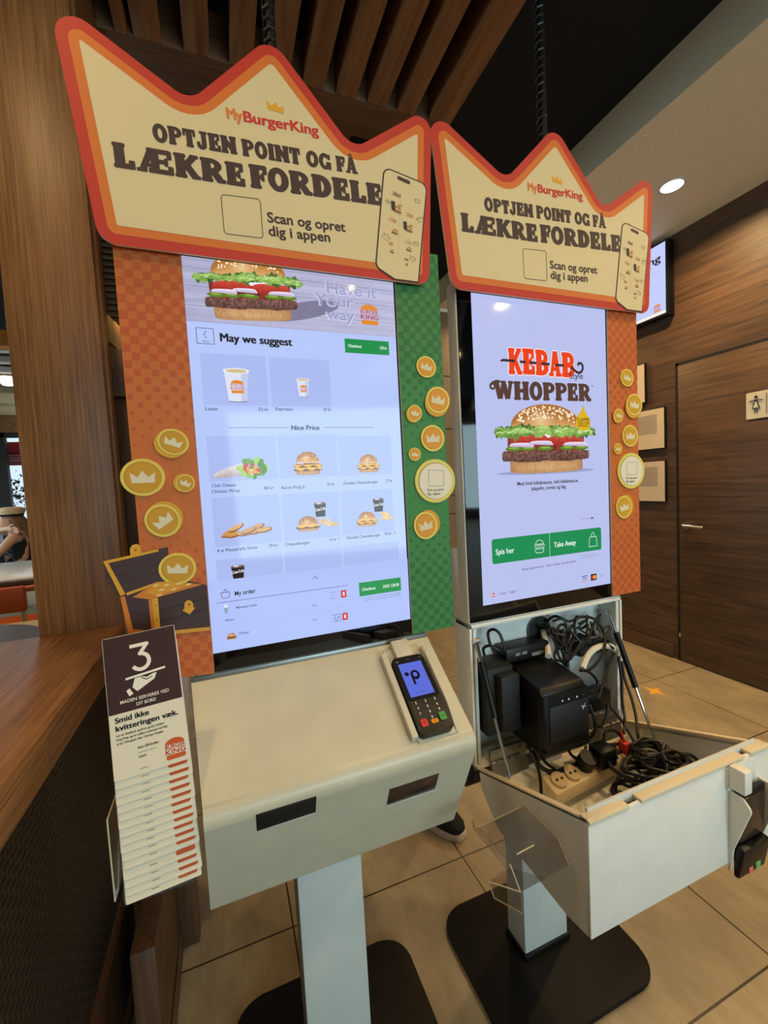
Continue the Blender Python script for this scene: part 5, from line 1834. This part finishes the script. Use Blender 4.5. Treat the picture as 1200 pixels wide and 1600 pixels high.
# ------------------------------------------------------------------ table number cards in their clear rack
CW_, CH_ = .099, .198
place = ['top', 'second', 'third', 'fourth', 'fifth', 'sixth', 'seventh', 'eighth', 'ninth', 'tenth', 'eleventh', 'twelfth', 'thirteenth', 'fourteenth', 'fifteenth', 'lowest']
proto = None
for k in range(16):
    jx = .0008 * ((k * 7) % 3 - 1)
    loc = (-.1715 + .00025 * k + jx - .001, .677 - .0010 * k, .9230 - .0112 * k - (.004 if k > 11 else 0))
    rot = Euler((math.radians(-17.8), math.radians(-4.2), 0), 'XYZ')
    lab = ('brown and cream table card numbered 3, in front of the stack' if k == 0 else
           'cream table card, %s of the fanned stack counting down from number 3' % place[k])
    if proto is None:
        t = thing('table_card', lab, 'table card', loc, 'table cards stacked beside the kiosk', rot)
        proto = t
        A = Art()
        A.slab(rrect(0, CW_, 0, CH_, .002, 2), (232, 220, 196), 0.0, .0019, side=(236, 228, 212))
        A.poly([(.0006, CH_ * .445), (CW_ - .0006, CH_ * .445), (CW_ - .0006, CH_ - .0006), (.0006, CH_ - .0006)], (66, 42, 42), 1)
        A.build('card_sheet', M['card'], t, local=True)
        A = Art()
        wh = (240, 232, 216)
        A.line([(.0370, .1790), (.0585, .1790), (.0480, .1660)], .0052, wh, 2)
        A.line([(.0480, .1660) if i < 0 else (.0480 + .0115 * math.sin(math.radians(a)), .1545 + .0115 * math.cos(math.radians(a))) for i, a in enumerate(range(0, 250, 18))], .0052, wh, 2)
        A.poly([(.0260, .1352), (.0800, .1395), (.0800, .1363), (.0260, .1320)], wh, 2)
        A.poly([(.0380, .1320), (.0480, .1325), (.0540, .1300), (.0620, .1330), (.0680, .1335), (.0640, .1250), (.0520, .1190), (.0400, .1130), (.0340, .1200)], wh, 2)
        A.line([(.0470, .1312), (.0530, .1268), (.0610, .1290)], .0012, (66, 42, 42), 3)
        A.poly([(.0255, .1170), (.0300, .1195), (.0345, .1110), (.0290, .1085)], wh, 2)
        A.text('MADEN SERVERES VED', .0165, .1005, .0815, .1010, .0046, wh, 2, .012)
        A.text('DIT BORD', .0370, .0930, .0630, .0932, .0046, wh, 2, .012)
        k_ = (30, 24, 26)
        A.text('Smid ikke', .0075, .0760, .0520, .0765, .0075, k_, 2, .07)
        A.text('kvitteringen v\u00e6k.', .0075, .0650, .0900, .0655, .0075, k_, 2, .07)
        for i, s_ in enumerate(('Lav en feedback og f\u00e5 en gratis mellem', 'King Fries og en mellem sodavand ved k\u00f8b', 'af en Whopper eller Chicken Royale.')):
            A.text(s_, .0078, .0575 - .0055 * i, (.0700, .0740, .0680)[i], .0575 - .0055 * i, .0030, k_, 2, .015)
        A.text('Scan QR-koden.', .0330, .0340, .0610, .0342, .0034, k_, 2, .02)
        A.rect(.0330, .0560, .0285, .0290, (120, 110, 104), 2)
        A.text('56604', .0330, .0215, .0430, .0216, .0030, k_, 2, .01)
        A.rect(.0330, .0430, .0068, .0073, (90, 80, 74), 2)
        A.build('card_lettering', M['card'], t, local=True)
        A = Art(); bk_logo(A, .0812, .0205, .0285, 2, bun=(204, 92, 44)); A.build('burger_emblem', M['card'], t, local=True)
        parts = [c for c in t.children]
    else:
        t = proto.copy(); COL.objects.link(t)
        t.matrix_world = Matrix.LocRotScale(Vector(loc), rot, Vector((1, 1, 1)))
        t['label'] = lab
        for c in parts:
            c2 = c.copy(); COL.objects.link(c2); c2.parent = t; c2.matrix_basis = c.matrix_basis.copy()
# clear rack behind and under the cards
cr_ = thing('card_rack', 'clear acrylic rack holding the table cards beside the closed cabinet', 'rack', (-.12, .72, .74))
bm = B()
hexa(bm, [(-.178, .686, .730), (-.083, .686, .730), (-.083, .689, .730), (-.178, .689, .730), (-.186, .775, 1.000), (-.090, .775, 1.000), (-.090, .778, 1.000), (-.186, .778, 1.000)])
box(bm, -.184, -.1815, .665, .760, .760, .880)
obj('rack_sheet', bm, M['acrylic'], cr_, smooth=False)
bm = B(); tube(bm, [(-.1828, .665, .760), (-.1828, .665, .880), (-.1828, .745, .880)], .0011, 6, 0); obj('rack_edge', bm, M['acrylic_edge'], cr_)

# empty clear rack hanging beside the open drawer
t = thing('card_rack', 'empty clear acrylic rack hanging at the left side of the open drawer', 'rack', (.44, .58, .68))
Aq, Bq, Dq, Fq, Eq, Kq = [Vector(q) for q in ((.492, .639, .695), (.387, .633, .694), (.497, .554, .696), (.392, .548, .695), (.498, .532, .667), (.394, .526, .666))]
Gq, Hq, Iq, F2, C2, L2q = [Vector(q) for q in ((.362, .566, .660), (.370, .564, .630), (.394, .524, .632), (.402, .572, .662), (.377, .628, .694), (.374, .629, .715))]


def sheet(bm_, pts, th=.0022):
    n_ = (pts[1] - pts[0]).cross(pts[2] - pts[0]).normalized() * th
    a = [bm_.verts.new(p) for p in pts]; b = [bm_.verts.new(p - n_) for p in pts]
    bm_.faces.new(a); bm_.faces.new(list(reversed(b)))
    for i in range(len(pts)):
        j = (i + 1) % len(pts)
        bm_.faces.new([a[j], a[i], b[i], b[j]])


bm = B()
sheet(bm, [Bq, Aq, Dq, Fq]); sheet(bm, [Fq, Dq, Eq, Kq]); sheet(bm, [Gq, F2, (Kq + Eq) * .5 + Vector((0, 0, -.002)), Kq]); sheet(bm, [Gq, Kq, Iq, Hq]); sheet(bm, [C2, Bq, Fq, Fq + Vector((-.010, .0, -.004))]); sheet(bm, [L2q, C2, Bq + Vector((-.004, 0, 0)), Bq + Vector((-.006, .0, .008))])
obj('rack_sheet', bm, M['acrylic'], t, smooth=False)
bm = B()
for p in ([Bq, Aq, Dq, Eq], [Gq, Hq, Iq], [F2, Gq, Kq], [Fq, Kq]):
    tube(bm, p, .0012, 6, 0)
tube(bm, [(.450, .559, .6968), (.412, .5565, .6964)], .0013, 6, 0)  # pale rod drawn in place of the bright reflection on the front fold
obj('rack_edge', bm, M['acrylic_edge'], t)

# ------------------------------------------------------------------ people
def skin_mesh(chains, levels=2):
    """chains: lists of ((x,y,z), radius); a point given twice is shared, so the result is one continuous surface"""
    bm_ = B()
    lay = bm_.verts.layers.skin.verify()
    seen = {}

    def V(p, r):
        k = tuple(round(q, 4) for q in p)
        if k not in seen:
            v = bm_.verts.new(p)
            rr_ = r if isinstance(r, tuple) else (r, r)
            v[lay].radius = rr_
            v[lay].use_root = len(seen) == 0
            seen[k] = v
        return seen[k]
    for ch in chains:
        vs_ = [V(p, r) for p, r in ch]
        for a, b in zip(vs_, vs_[1:]):
            if a is not b and bm_.edges.get((a, b)) is None:
                bm_.edges.new((a, b))
    me = bpy.data.meshes.new('body')
    bm_.to_mesh(me); bm_.free()
    o_ = bpy.data.objects.new('body', me)
    COL.objects.link(o_)
    o_.modifiers.new('skin', 'SKIN').use_smooth_shade = True
    s_ = o_.modifiers.new('sub', 'SUBSURF'); s_.levels = levels; s_.render_levels = levels
    dg = bpy.context.evaluated_depsgraph_get()
    out = bpy.data.meshes.new_from_object(o_.evaluated_get(dg))
    bpy.data.objects.remove(o_); bpy.data.meshes.remove(me)
    out.materials.clear()
    return out


def hand(wr, d, side, curl):
    """palm, four unequal fingers and a thumb from the wrist wr along d; side is the thumb's side, curl the way fingers bend"""
    wr, d, side, curl = Vector(wr), Vector(d).normalized(), Vector(side).normalized(), Vector(curl).normalized()
    ch = []
    palm = wr + d * .045
    ch.append([(tuple(wr), .022), (tuple(palm), (.030, .017))])
    for k, (off, ln_) in enumerate(((.027, .068), (.010, .078), (-.008, .072), (-.025, .056))):
        base = wr + d * .088 + side * off
        p1 = base + d * ln_ * .45 + curl * ln_ * .12
        p2 = base + d * ln_ * .80 + curl * ln_ * .38
        ch.append([(tuple(palm), (.030, .017)), (tuple(base), .0095), (tuple(p1), .0085), (tuple(p2), .0072)])
    t0 = wr + d * .035 + side * .032
    ch.append([(tuple(palm), (.030, .017)), (tuple(t0), .012), (tuple(t0 + d * .03 + side * .02), .0100), (tuple(t0 + d * .055 + side * .022 + curl * .01), .0085)])
    return ch


def head_parts(root, hd, face, hair_mat, long_hair):
    """eyes and hair round a head centred at hd looking along face"""
    hd, f = Vector(hd), Vector(face).normalized()
    s_ = f.cross(Vector((0, 0, 1))).normalized()
    for k in (-1, 1):
        p = hd + f * .083 + s_ * .031 * k + Vector((0, 0, .005))
        bm_ = B(); bmesh.ops.create_uvsphere(bm_, u_segments=10, v_segments=8, radius=.011, matrix=Matrix.Translation(p)); obj('eye', bm_, M['white_b'], root)
    b = -f
    up = Vector((0, 0, 1))
    ch = [[(tuple(hd + up * .03 + f * .02), .085), (tuple(hd + up * .055 + b * .015), .092), (tuple(hd + up * .01 + b * .035), .09)]]
    if long_hair:
        ch[0] += [(tuple(hd - up * .07 + b * .075), .092), (tuple(hd - up * .17 + b * .12), .088), (tuple(hd - up * .26 + b * .15), .060), (tuple(hd - up * .31 + b * .16), .03)]
    me = skin_mesh(ch, 1)
    return finish('hair', me, hair_mat, root)


def head_chain(neck, hd, face):
    neck, hd, f = Vector(neck), Vector(hd), Vector(face).normalized()
    return [[(tuple(neck), .052), (tuple(hd - Vector((0, 0, .07)) + f * .012), (.070, .075)), (tuple(hd), (.076, .090)), (tuple(hd + Vector((0, 0, .065)) - f * .005), (.068, .080)), (tuple(hd + Vector((0, 0, .10))), .035)],
            [(tuple(hd), (.076, .090)), (tuple(hd + f * .088 - Vector((0, 0, .012))), .013), (tuple(hd + f * .104 - Vector((0, 0, .028))), .010)]]


# a person in a cap on the bench by the far window, seen from behind and to the side
pw = thing('person', 'person in beige cap and black sleeveless top seated by the far window', 'person', (-2.10, 5.72, .45))
py = 5.72
pel, wst, cst, nck, hdc = (-2.08, py, .60), (-2.07, py, .72), (-2.10, py, .93), (-2.145, py, 1.055), (-2.175, py, 1.165)
fc = (-1, -.15, -.12)
ch = [[(pel, (.15, .12)), (wst, (.125, .095)), (cst, (.145, .10)), (nck, .052)]]
ch += head_chain(nck, hdc, fc)
shA, shB = (-2.105, py - .17, .985), (-2.105, py + .17, .985)
elA, wrA = (-2.235, py - .25, .80), (-2.33, py - .12, .93)
elB, wrB = (-2.34, py + .10, 1.06), (-2.17, py - .10, 1.075)
ch += [[(cst, (.145, .10)), (shA, .055), (elA, .040), (wrA, .027)], [(cst, (.145, .10)), (shB, .055), (elB, .040), (wrB, .027)]]
ch += hand(wrA, (-.6, .6, .3), (0, 0, 1), (0, 1, 0)) + hand(wrB, (.8, -.55, -.1), (0, 0, 1), (.2, -.2, -1))
for s_ in (-1, 1):
    hp, kn, an, to = (-2.10, py + .09 * s_, .575), (-2.42, py + .11 * s_, .82 + .06 * (s_ < 0)), (-2.68, py + .11 * s_, .535), (-2.83, py + .12 * s_, .492)
    ch.append([(pel, (.15, .12)), (hp, .095), (kn, .062), (an, .042), (to, .036)])
finish('body', skin_mesh(ch), M['skin'], pw)
finish('top', skin_mesh([[((-2.075, py, .62), (.158, .128)), (wst, (.138, .110)), ((-2.085, py, .84), (.150, .112)), ((-2.10, py, .95), (.128, .098))], [((-2.10, py, .95), (.128, .098)), ((-2.112, py - .11, 1.0), .042)], [((-2.10, py, .95), (.128, .098)), ((-2.112, py + .11, 1.0), .042)]]), M['black_cloth'], pw)
finish('jeans', skin_mesh([[((-2.08, py, .595), (.16, .135)), ((-2.12, py - .09, .585), .108), ((-2.43, py - .11, .88), .075), ((-2.66, py - .11, .575), .055)], [((-2.08, py, .595), (.16, .135)), ((-2.12, py + .09, .585), .108), ((-2.43, py + .11, .82), .075), ((-2.66, py + .11, .575), .055)]]), M['denim'], pw)
head_parts(pw, hdc, fc, M['hair'], True)
bm = B()
lathe(bm, [(.098, 1.212), (.103, 1.228), (.118, 1.262), (.112, 1.288), (.075, 1.304), (.001, 1.307)], -2.160, py, 24)
hexa(bm, [(-2.32, py - .07, 1.205), (-2.24, py - .10, 1.213), (-2.24, py + .10, 1.213), (-2.32, py + .07, 1.205), (-2.32, py - .07, 1.212), (-2.24, py - .10, 1.224), (-2.24, py + .10, 1.224), (-2.32, py + .07, 1.212)], .003)
obj('cap', bm, M['captex'], pw)
bm = B(); lathe(bm, [(.0995, 1.205), (.1035, 1.228)], -2.160, py, 24, False); obj('cap_band', bm, M['black_cloth'], pw)
bn = thing('window_bench', 'pale window bench behind the far dining table', 'bench', (-2.6, 5.9, 0))
bm = B(); box(bm, -4.0, -1.4, 5.50, 6.05, .40, .445, .004); obj('bench_seat', bm, M['wood_edge'], bn)
for x in (-3.9, -1.6):
    bm = B(); box(bm, x, x + .06, 5.55, 6.0, 0, .40, .003); obj('bench_leg', bm, M['post'], bn)

# somebody standing behind the left kiosk: only a shoe and an ankle show
ps_ = thing('person', 'person in black slip-on shoes standing behind the left kiosk, one shoe in view', 'person', (.56, 1.56, 0))
pel, wst, cst, nck, hdc = (.50, 1.62, .95), (.50, 1.62, 1.12), (.50, 1.62, 1.34), (.50, 1.61, 1.49), (.50, 1.595, 1.615)
fc = (.1, -1, -.05)
ch = [[(pel, (.15, .12)), (wst, (.125, .095)), (cst, (.155, .10)), (nck, .055)]] + head_chain(nck, hdc, fc)
for s_ in (-1, 1):
    sh, el, wr = (.50 + .18 * s_, 1.62, 1.41), (.50 + .22 * s_, 1.62, 1.13), (.50 + .20 * s_, 1.57, .90)
    ch.append([(cst, (.155, .10)), (sh, .058), (el, .042), (wr, .028)])
    ch += hand(wr, (0, -.1, -1), (-.4 * s_, -1, 0), (-s_, 0, -.2))
LEGS = (((.40, 1.62, .90), (.41, 1.60, .50), (.42, 1.60, .09), (.435, 1.46, .045)), ((.60, 1.62, .90), (.64, 1.58, .50), (.674, 1.49, .09), (.708, 1.38, .045)))
for hp, kn, an, to in LEGS:
    ch.append([(pel, (.15, .12)), (hp, .092), (kn, .060), (an, .040), (to, .032)])
finish('body', skin_mesh(ch), M['skin'], ps_)
finish('trousers', skin_mesh([[((.50, 1.62, .96), (.165, .135)), (LEGS[0][0], .105), (LEGS[0][1], .075), ((.42, 1.60, .17), .060)], [((.50, 1.62, .96), (.165, .135)), (LEGS[1][0], .105), (LEGS[1][1], .073), ((.672, 1.50, .17), .056)]]), M['black_cloth'], ps_)
finish('shirt', skin_mesh([[((.50, 1.62, 1.0), (.165, .135)), (wst, (.140, .112)), (cst, (.168, .118)), ((.50, 1.615, 1.45), .07)], [(cst, (.168, .118)), ((.32, 1.62, 1.41), .072), ((.285, 1.62, 1.22), .062)], [(cst, (.168, .118)), ((.68, 1.62, 1.41), .072), ((.715, 1.62, 1.22), .062)]]), M['denim'], ps_)
head_parts(ps_, hdc, fc, M['hair'], False)


def shoe(root, heel, toe):
    heel, toe = Vector(heel), Vector(toe)
    d = (toe - heel).normalized()
    s_ = Vector((d.y, -d.x, 0))
    L = (toe - heel).length
    outl = []
    for i in range(28):
        t = 2 * PI * i / 28
        u = .5 - .5 * math.cos(t)
        wd = (.040 + .013 * u) * abs(math.sin(t)) ** .62 * (1 if math.sin(t) > 0 else -1)
        outl.append((u * L, wd))
    fn_ = lambda z, k: (lambda a, b: tuple(heel + d * (L / 2 + (a - L / 2) * k) + s_ * b * k + Vector((0, 0, z))))
    bm_ = B(); prism(bm_, outl, fn_(0.0, 1.0), fn_(.028, .99), .004); so = obj('shoe_sole', bm_, M['sole'], root)
    bm_ = B()
    rings = []
    for z, k0, k1 in ((.027, .965, .965), (.045, .95, .955), (.062, .86, .90), (.078, .62, .78), (.090, .42, .60)):
        rings.append([bm_.verts.new(tuple(heel + d * (a * k0 + L * .02) + s_ * b * k1 + Vector((0, 0, z)))) for a, b in outl])
    for i in range(len(rings) - 1):
        for j in range(28):
            bm_.faces.new([rings[i][j], rings[i][(j + 1) % 28], rings[i + 1][(j + 1) % 28], rings[i + 1][j]])
    bm_.faces.new(rings[-1])
    obj('shoe_upper', bm_, M['black_cloth'], root)
    bm_ = B()
    for k in (-1, 1):
        hexa(bm_, [tuple(heel + d * a + s_ * b * k + Vector((0, 0, z))) for a, b, z in ((.10, .046, .040), (.16, .050, .040), (.16, .046, .044), (.10, .042, .044), (.11, .036, .072), (.165, .040, .064), (.16, .034, .066), (.11, .030, .075))], .001)
    obj('shoe_side_panel', bm_, M['white_b'], root)


shoe(ps_, (.628, 1.555, 0), (.737, 1.305, 0))
shoe(ps_, (.405, 1.680, 0), (.455, 1.415, 0))

# ------------------------------------------------------------------ the dining room glimpsed at the left
tb = thing('dining_table', 'white topped dining table in front of the capped person', 'table', (-2.3, 4.6, 0))
bm = B(); box(bm, -3.2, -1.30, 4.03, 5.30, .735, .752, .002); obj('table_top', bm, M['table_white'], tb)
bm = B(); box(bm, -3.2, -1.30, 4.02, 5.31, .690, .735, .002); obj('table_edge', bm, M['post'], tb)
for x, y in ((-3.1, 4.15), (-1.40, 4.15), (-3.1, 5.2), (-1.40, 5.2)):
    bm = B(); box(bm, x - .03, x + .03, y - .03, y + .03, 0, .69, .002); obj('table_leg', bm, M['redm'], tb)
chr_ = thing('dining_chair', 'orange padded dining chair in front of the white table', 'chair', (-1.55, 3.75, 0))
bm = B(); box(bm, -1.80, -1.335, 3.58, 3.64, .585, .760, .015); obj('backrest', bm, M['orange'], chr_)
bm = B(); box(bm, -1.80, -1.32, 3.64, 4.0, .42, .48, .02); obj('seat', bm, M['orange'], chr_)
for x, y in ((-1.78, 3.62), (-1.36, 3.62), (-1.78, 3.97), (-1.36, 3.97)):
    bm = B(); tube(bm, [(x, y, 0), (x, y, .60 if y < 3.7 else .42)], .014, 10, 0); obj('leg', bm, M['wood_edge'], chr_)
bm = B(); tube(bm, [(-1.40, 3.62, .735), (-1.20, 3.63, .745)], .018, 10, 0); obj('top_rail', bm, M['orange'], chr_)
lg = thing('room_divider', 'low divider with a pale top ledge behind the bar counter', 'divider', (-1.5, 3.2, 0))
bm = B(); box(bm, -2.6, -1.02, 3.05, 3.28, .555, .585, .003); obj('top_ledge', bm, M['wood_edge'], lg)
bm = B(); box(bm, -2.6, -1.04, 3.08, 3.25, 0, .555, .003); obj('divider_panel', bm, M['post'], lg)
rt = thing('round_table', 'round dark wood table catching a yellow reflection beside the bar counter', 'table', (-1.15, 2.15, 0))
bm = B(); lathe(bm, [(.44, .715), (.455, .722), (.455, .742), (.445, .750)], -1.20, 2.12, 48); obj('table_top', bm, M['round_wood'] if 'round_wood' in M else wood('dark_round_table', (40, 26, 17), (84, 58, 36), 'X', fine=40, rough=.38), rt)
bm = B(); lathe(bm, [(.24, 0), (.23, .02), (.04, .04), (.035, .715)], -1.20, 2.12, 24); obj('pedestal', bm, M['blackm'], rt)
bm = B(); lathe(bm, [(.452, .7195), (.4565, .7225), (.4565, .7415), (.452, .7445)], -1.20, 2.12, 48, False); obj('edge_band', bm, M['wood_edge'], rt)
# window wall at the far end of the dining room
bm = B(); box(bm, -9, -.34, 6.80, 6.92, 0, .66); box(bm, -9, -.34, 6.80, 6.92, 2.24, 3.06); struct('wall_far', bm, M['cream'], smooth=False)
bm = B(); box(bm, -9, -.34, 6.76, 6.80, 2.25, 2.47); struct('trim_17', bm, M['slat'])
bm = B(); box(bm, -9, -.34, 6.70, 6.80, 2.60, 2.73); struct('trim_18', bm, M['cream'])
bm = B()
box(bm, -9, -.34, 6.79, 6.85, 2.19, 2.25); box(bm, -9, -.34, 6.79, 6.85, .66, .72)
for x in (-8.2, -6.6, -5.0, -3.9, -2.68, -.9):
    box(bm, x, x + .12, 6.79, 6.86, .66, 2.25)
win = struct('window_1', bm, M['darkframe'], smooth=False)
bm = B(); box(bm, -9, -.34, 6.82, 6.826, .70, 2.22); obj('window_pane', bm, M['glass'], win, smooth=False)
aw = thing('awning', 'dark red perforated awning outside the far window', 'awning', (-3, 7.2, 1.9))
bm = B(); box(bm, -6, -1.0, 7.10, 7.18, 2.02, 2.17, .004); box(bm, -6, -1.0, 7.10, 7.18, 1.86, 1.90, .004); obj('awning_beam', bm, M['redm'], aw)
bm = B()
for k in range(90):
    for j in range(3):
        x = -3.6 + .026 * k + (.013 if j % 2 else 0)
        lathe(bm, [(.0105, 1.915 + .034 * j), (.0105, 1.935 + .034 * j)], x, 7.14, 6)
obj('perforated_strip', bm, mat('pink_strip', (226, 170, 190), .6), aw)
bm = B(); box(bm, -6, -1.0, 7.15, 7.16, 1.90, 2.02); obj('awning_panel', bm, M['redm'], aw)
# outside
bm = B(); box(bm, -14, 3, 8.0, 30, -.4, -.35); struct('ground_outside', bm, M['concrete'], smooth=False)
bm = B(); box(bm, -30, 8, 30, 30.1, -2, 14); struct('sky_backdrop', bm, M['sky'], smooth=False)
bm = B()
box(bm, -12, -2, 14, 14.3, .45, .95)
for k in range(24):
    box(bm, -12 + .42 * k, -11.97 + .42 * k, 13.9, 13.95, -.35, 1.25)
box(bm, -12, -2, 13.9, 13.95, 1.2, 1.25)
struct('railing_outside', bm, mat('pale_grey_wall', (176, 188, 196), .8), smooth=False)
tr_ = thing('tree', 'small dark tree outside beyond the far window', 'tree', (-6.6, 19, -.35))
bm = B(); tube(bm, [(-6.6, 19, -.35), (-6.58, 19, 1.2), (-6.6, 19, 2.0)], .06, 8); obj('trunk', bm, M['post'], tr_)
bm = B()
r_ = random.Random(2)
for k in range(260):
    a, b, c_ = r_.gauss(0, .35), r_.gauss(0, .3), r_.gauss(0, .42)
    p = Vector((-6.6 + a, 19 + b, 1.75 + c_))
    s_ = .09
    v = [bm.verts.new(p + Vector((r_.uniform(-s_, s_), r_.uniform(-s_, s_), r_.uniform(-s_, s_)))) for _ in range(4)]
    bm.faces.new(v[:3]); bm.faces.new([v[0], v[2], v[3]])
obj('crown', bm, M['leaf'], tr_)
# lattice ceiling over the dining room
bm = B(); box(bm, -9, -.95, 4.70, 4.82, 2.72, 2.86); struct('trim_19', bm, mat('orange_beam', (196, 120, 40), .5))
for k, y in enumerate((5.05, 5.45, 5.85, 6.25)):
    bm = B(); box(bm, -9, -.6, y, y + .09, 2.78, 2.84); struct('trim_%d' % (20 + k), bm, M['whiteplank'])
for k in range(8):
    bm = B(); x = -6.2 + .62 * k
    hexa(bm, [(x, 4.9, 2.84), (x + .10, 4.9, 2.84), (x + .55, 6.7, 2.84), (x + .45, 6.7, 2.84), (x, 4.9, 2.90), (x + .10, 4.9, 2.90), (x + .55, 6.7, 2.90), (x + .45, 6.7, 2.90)])
    struct('trim_%d' % (24 + k), bm, M['beam'])
dl = thing('ceiling_downlight', 'small lit downlight in the lattice ceiling over the dining room', 'light', (-2.25, 6.35, 2.78))
bm = B(); lathe(bm, [(.05, 2.70), (.06, 2.71), (.06, 2.79)], -2.22, 6.12, 20); obj('diffuser', bm, M['lamp'], dl)
